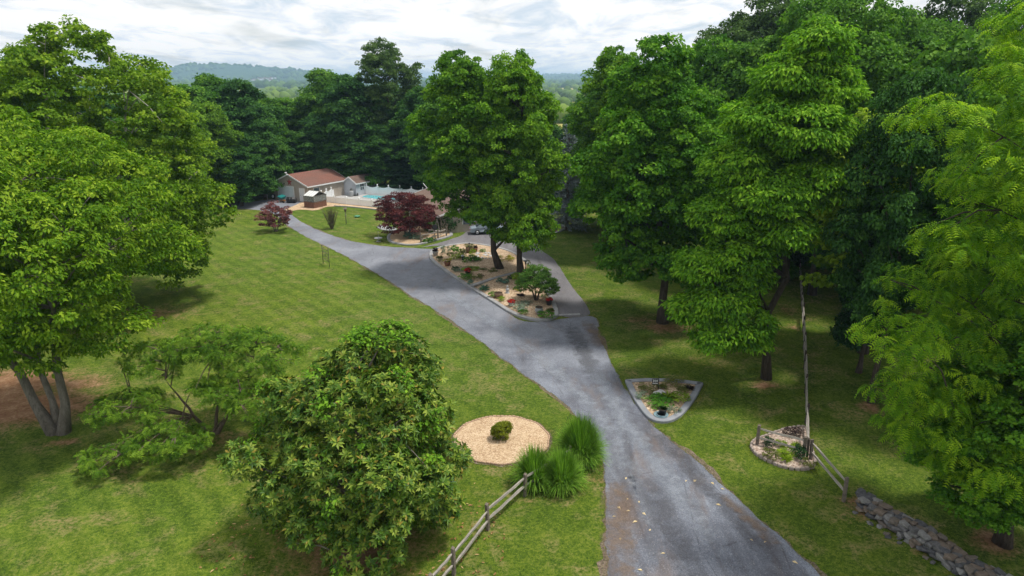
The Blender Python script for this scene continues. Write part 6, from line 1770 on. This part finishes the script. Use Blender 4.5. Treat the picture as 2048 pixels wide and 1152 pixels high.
# ------------------------------------------------------------------ far country
def ico(sub):
    bm = bmesh.new(); bmesh.ops.create_icosphere(bm, subdivisions=sub, radius=1.0)
    v = np.array([x.co[:] for x in bm.verts]); f = np.array([[q.index for q in x.verts] for x in bm.faces]); bm.free()
    return v, f
def wood_mass(name, pts, rads, sub, mat, label, seed):
    g = np.random.default_rng(seed); v, f = ico(sub); n = len(pts)
    V = np.tile(v[None], (n, 1, 1)) * (1 + g.normal(0, .13, (n, len(v), 1)))
    V = V * (rads[:, None, None] * np.array([1, 1, .95]))
    V = V + np.array(pts)[:, None, :]
    F = (f[None] + (np.arange(n) * len(v))[:, None, None]).reshape(-1, 3)
    tn = np.repeat(tints(n, g.random(n), g), len(v), 0)
    return tag(link(name, tri_mesh(name, V.reshape(-1, 3), F, mat, tn)), label, kind='stuff')
def mesh_z(x, y):
    i = min(max(int(np.searchsorted(gx, x)) - 1, 0), nx - 2); j = min(max(int(np.searchsorted(gy, y)) - 1, 0), ny - 2)
    a = (x - gx[i]) / (gx[i + 1] - gx[i]); b = (y - gy[j]) / (gy[j + 1] - gy[j])
    return float(Z[j, i] * (1 - a) * (1 - b) + Z[j, i + 1] * a * (1 - b) + Z[j + 1, i] * (1 - a) * b + Z[j + 1, i + 1] * a * b)
g = np.random.default_rng(8)
def scatter(n, y0, y1, cond=None):
    out = []
    while len(out) < n:
        y = g.uniform(y0, y1); x = g.uniform(-.80, .80) * y
        if cond is None or cond(x, y): out.append((x, y))
    return out
M['far_leaf'] = leaf_mat('far_leaf', (.028, .062, .014), (.055, .11, .020), (.095, .165, .03), trans=0.1)
M['far_leaf_light'] = leaf_mat('far_leaf_light', (.06, .11, .016), (.10, .17, .024), (.16, .24, .04), trans=0.1)
def patchy(x, y): return mnoise.noise((x * .006, y * .004, 2.0)) > .12
def gap(x, y):
    px = 1024 + x / (y * math.cos(PITCH)) * FPX
    return 520 < px < 650 or 1075 < px < 1160
pts = scatter(330, 330, 1500, patchy) + scatter(150, 620, 1900, gap); rr = g.uniform(3.5, 8.0, len(pts))
wood_mass('far_trees', [(x, y, mesh_z(x, y) + r * .6) for (x, y), r in zip(pts, rr)], rr, 2, M['far_leaf_light'], 'scattered trees among the far fields', 1)
def seen(x, y):
    px = 1024 + x / (y * math.cos(PITCH)) * FPX
    return px < 670 or 800 < px < 880 or 1050 < px < 1180 or 1290 < px < 1360
pts = scatter(5200, 1900, 6900, lambda x, y: seen(x, y) and mnoise.noise((x * .0016, y * .0012, 7.0)) > -.28); rr = g.uniform(9, 17, len(pts))
wood_mass('far_woods', [(x, y, mesh_z(x, y) + r * .2) for (x, y), r in zip(pts, rr)], rr, 1, M['far_leaf'], 'far blue-green woods covering the hills', 2)
# pale far houses among the hill woods
for k in range(12):
    px = 505 + k * 4 + g.uniform(-2, 2); D = 3300 + g.uniform(-250, 250)
    x = (px - 1024) / FPX * D * math.cos(PITCH); z = mesh_z(x, D)
    hb = empty('far_house', (x, D, z + 8), g.uniform(0, 3), 'tiny pale house on the far wooded hill', 'house', 'far houses')
    MB().box((0, 0, 4), (16, 11, 8)).build('wall', M['white_paint'], hb)
    MB().add([(-9, -6.5, 8), (9, -6.5, 8), (9, 6.5, 8), (-9, 6.5, 8), (-9, 0, 12), (9, 0, 12)], [(0, 1, 5, 4), (2, 3, 4, 5), (0, 4, 3), (1, 2, 5), (3, 2, 1, 0)]).build('roof', M['roof_brown'], hb)

# ------------------------------------------------------------------ haze
hz = MB().box((0, 0, 38), (21800, 21800, 110)).mesh('haze', M['white_paint'])
hm = bpy.data.materials.new('haze'); hm.use_nodes = True
ht = hm.node_tree; ht.nodes.clear()
pv = ht.nodes.new('ShaderNodeVolumePrincipled')
pv.inputs['Color'].default_value = (0.50, 0.75, 1.0, 1)
pv.inputs['Density'].default_value = 0.00019
pv.inputs['Anisotropy'].default_value = 0.2
ho = ht.nodes.new('ShaderNodeOutputMaterial')
ht.links.new(pv.outputs[0], ho.inputs['Volume'])
hz.materials.clear(); hz.materials.append(hm)
tag(link('haze', hz), kind='stuff')
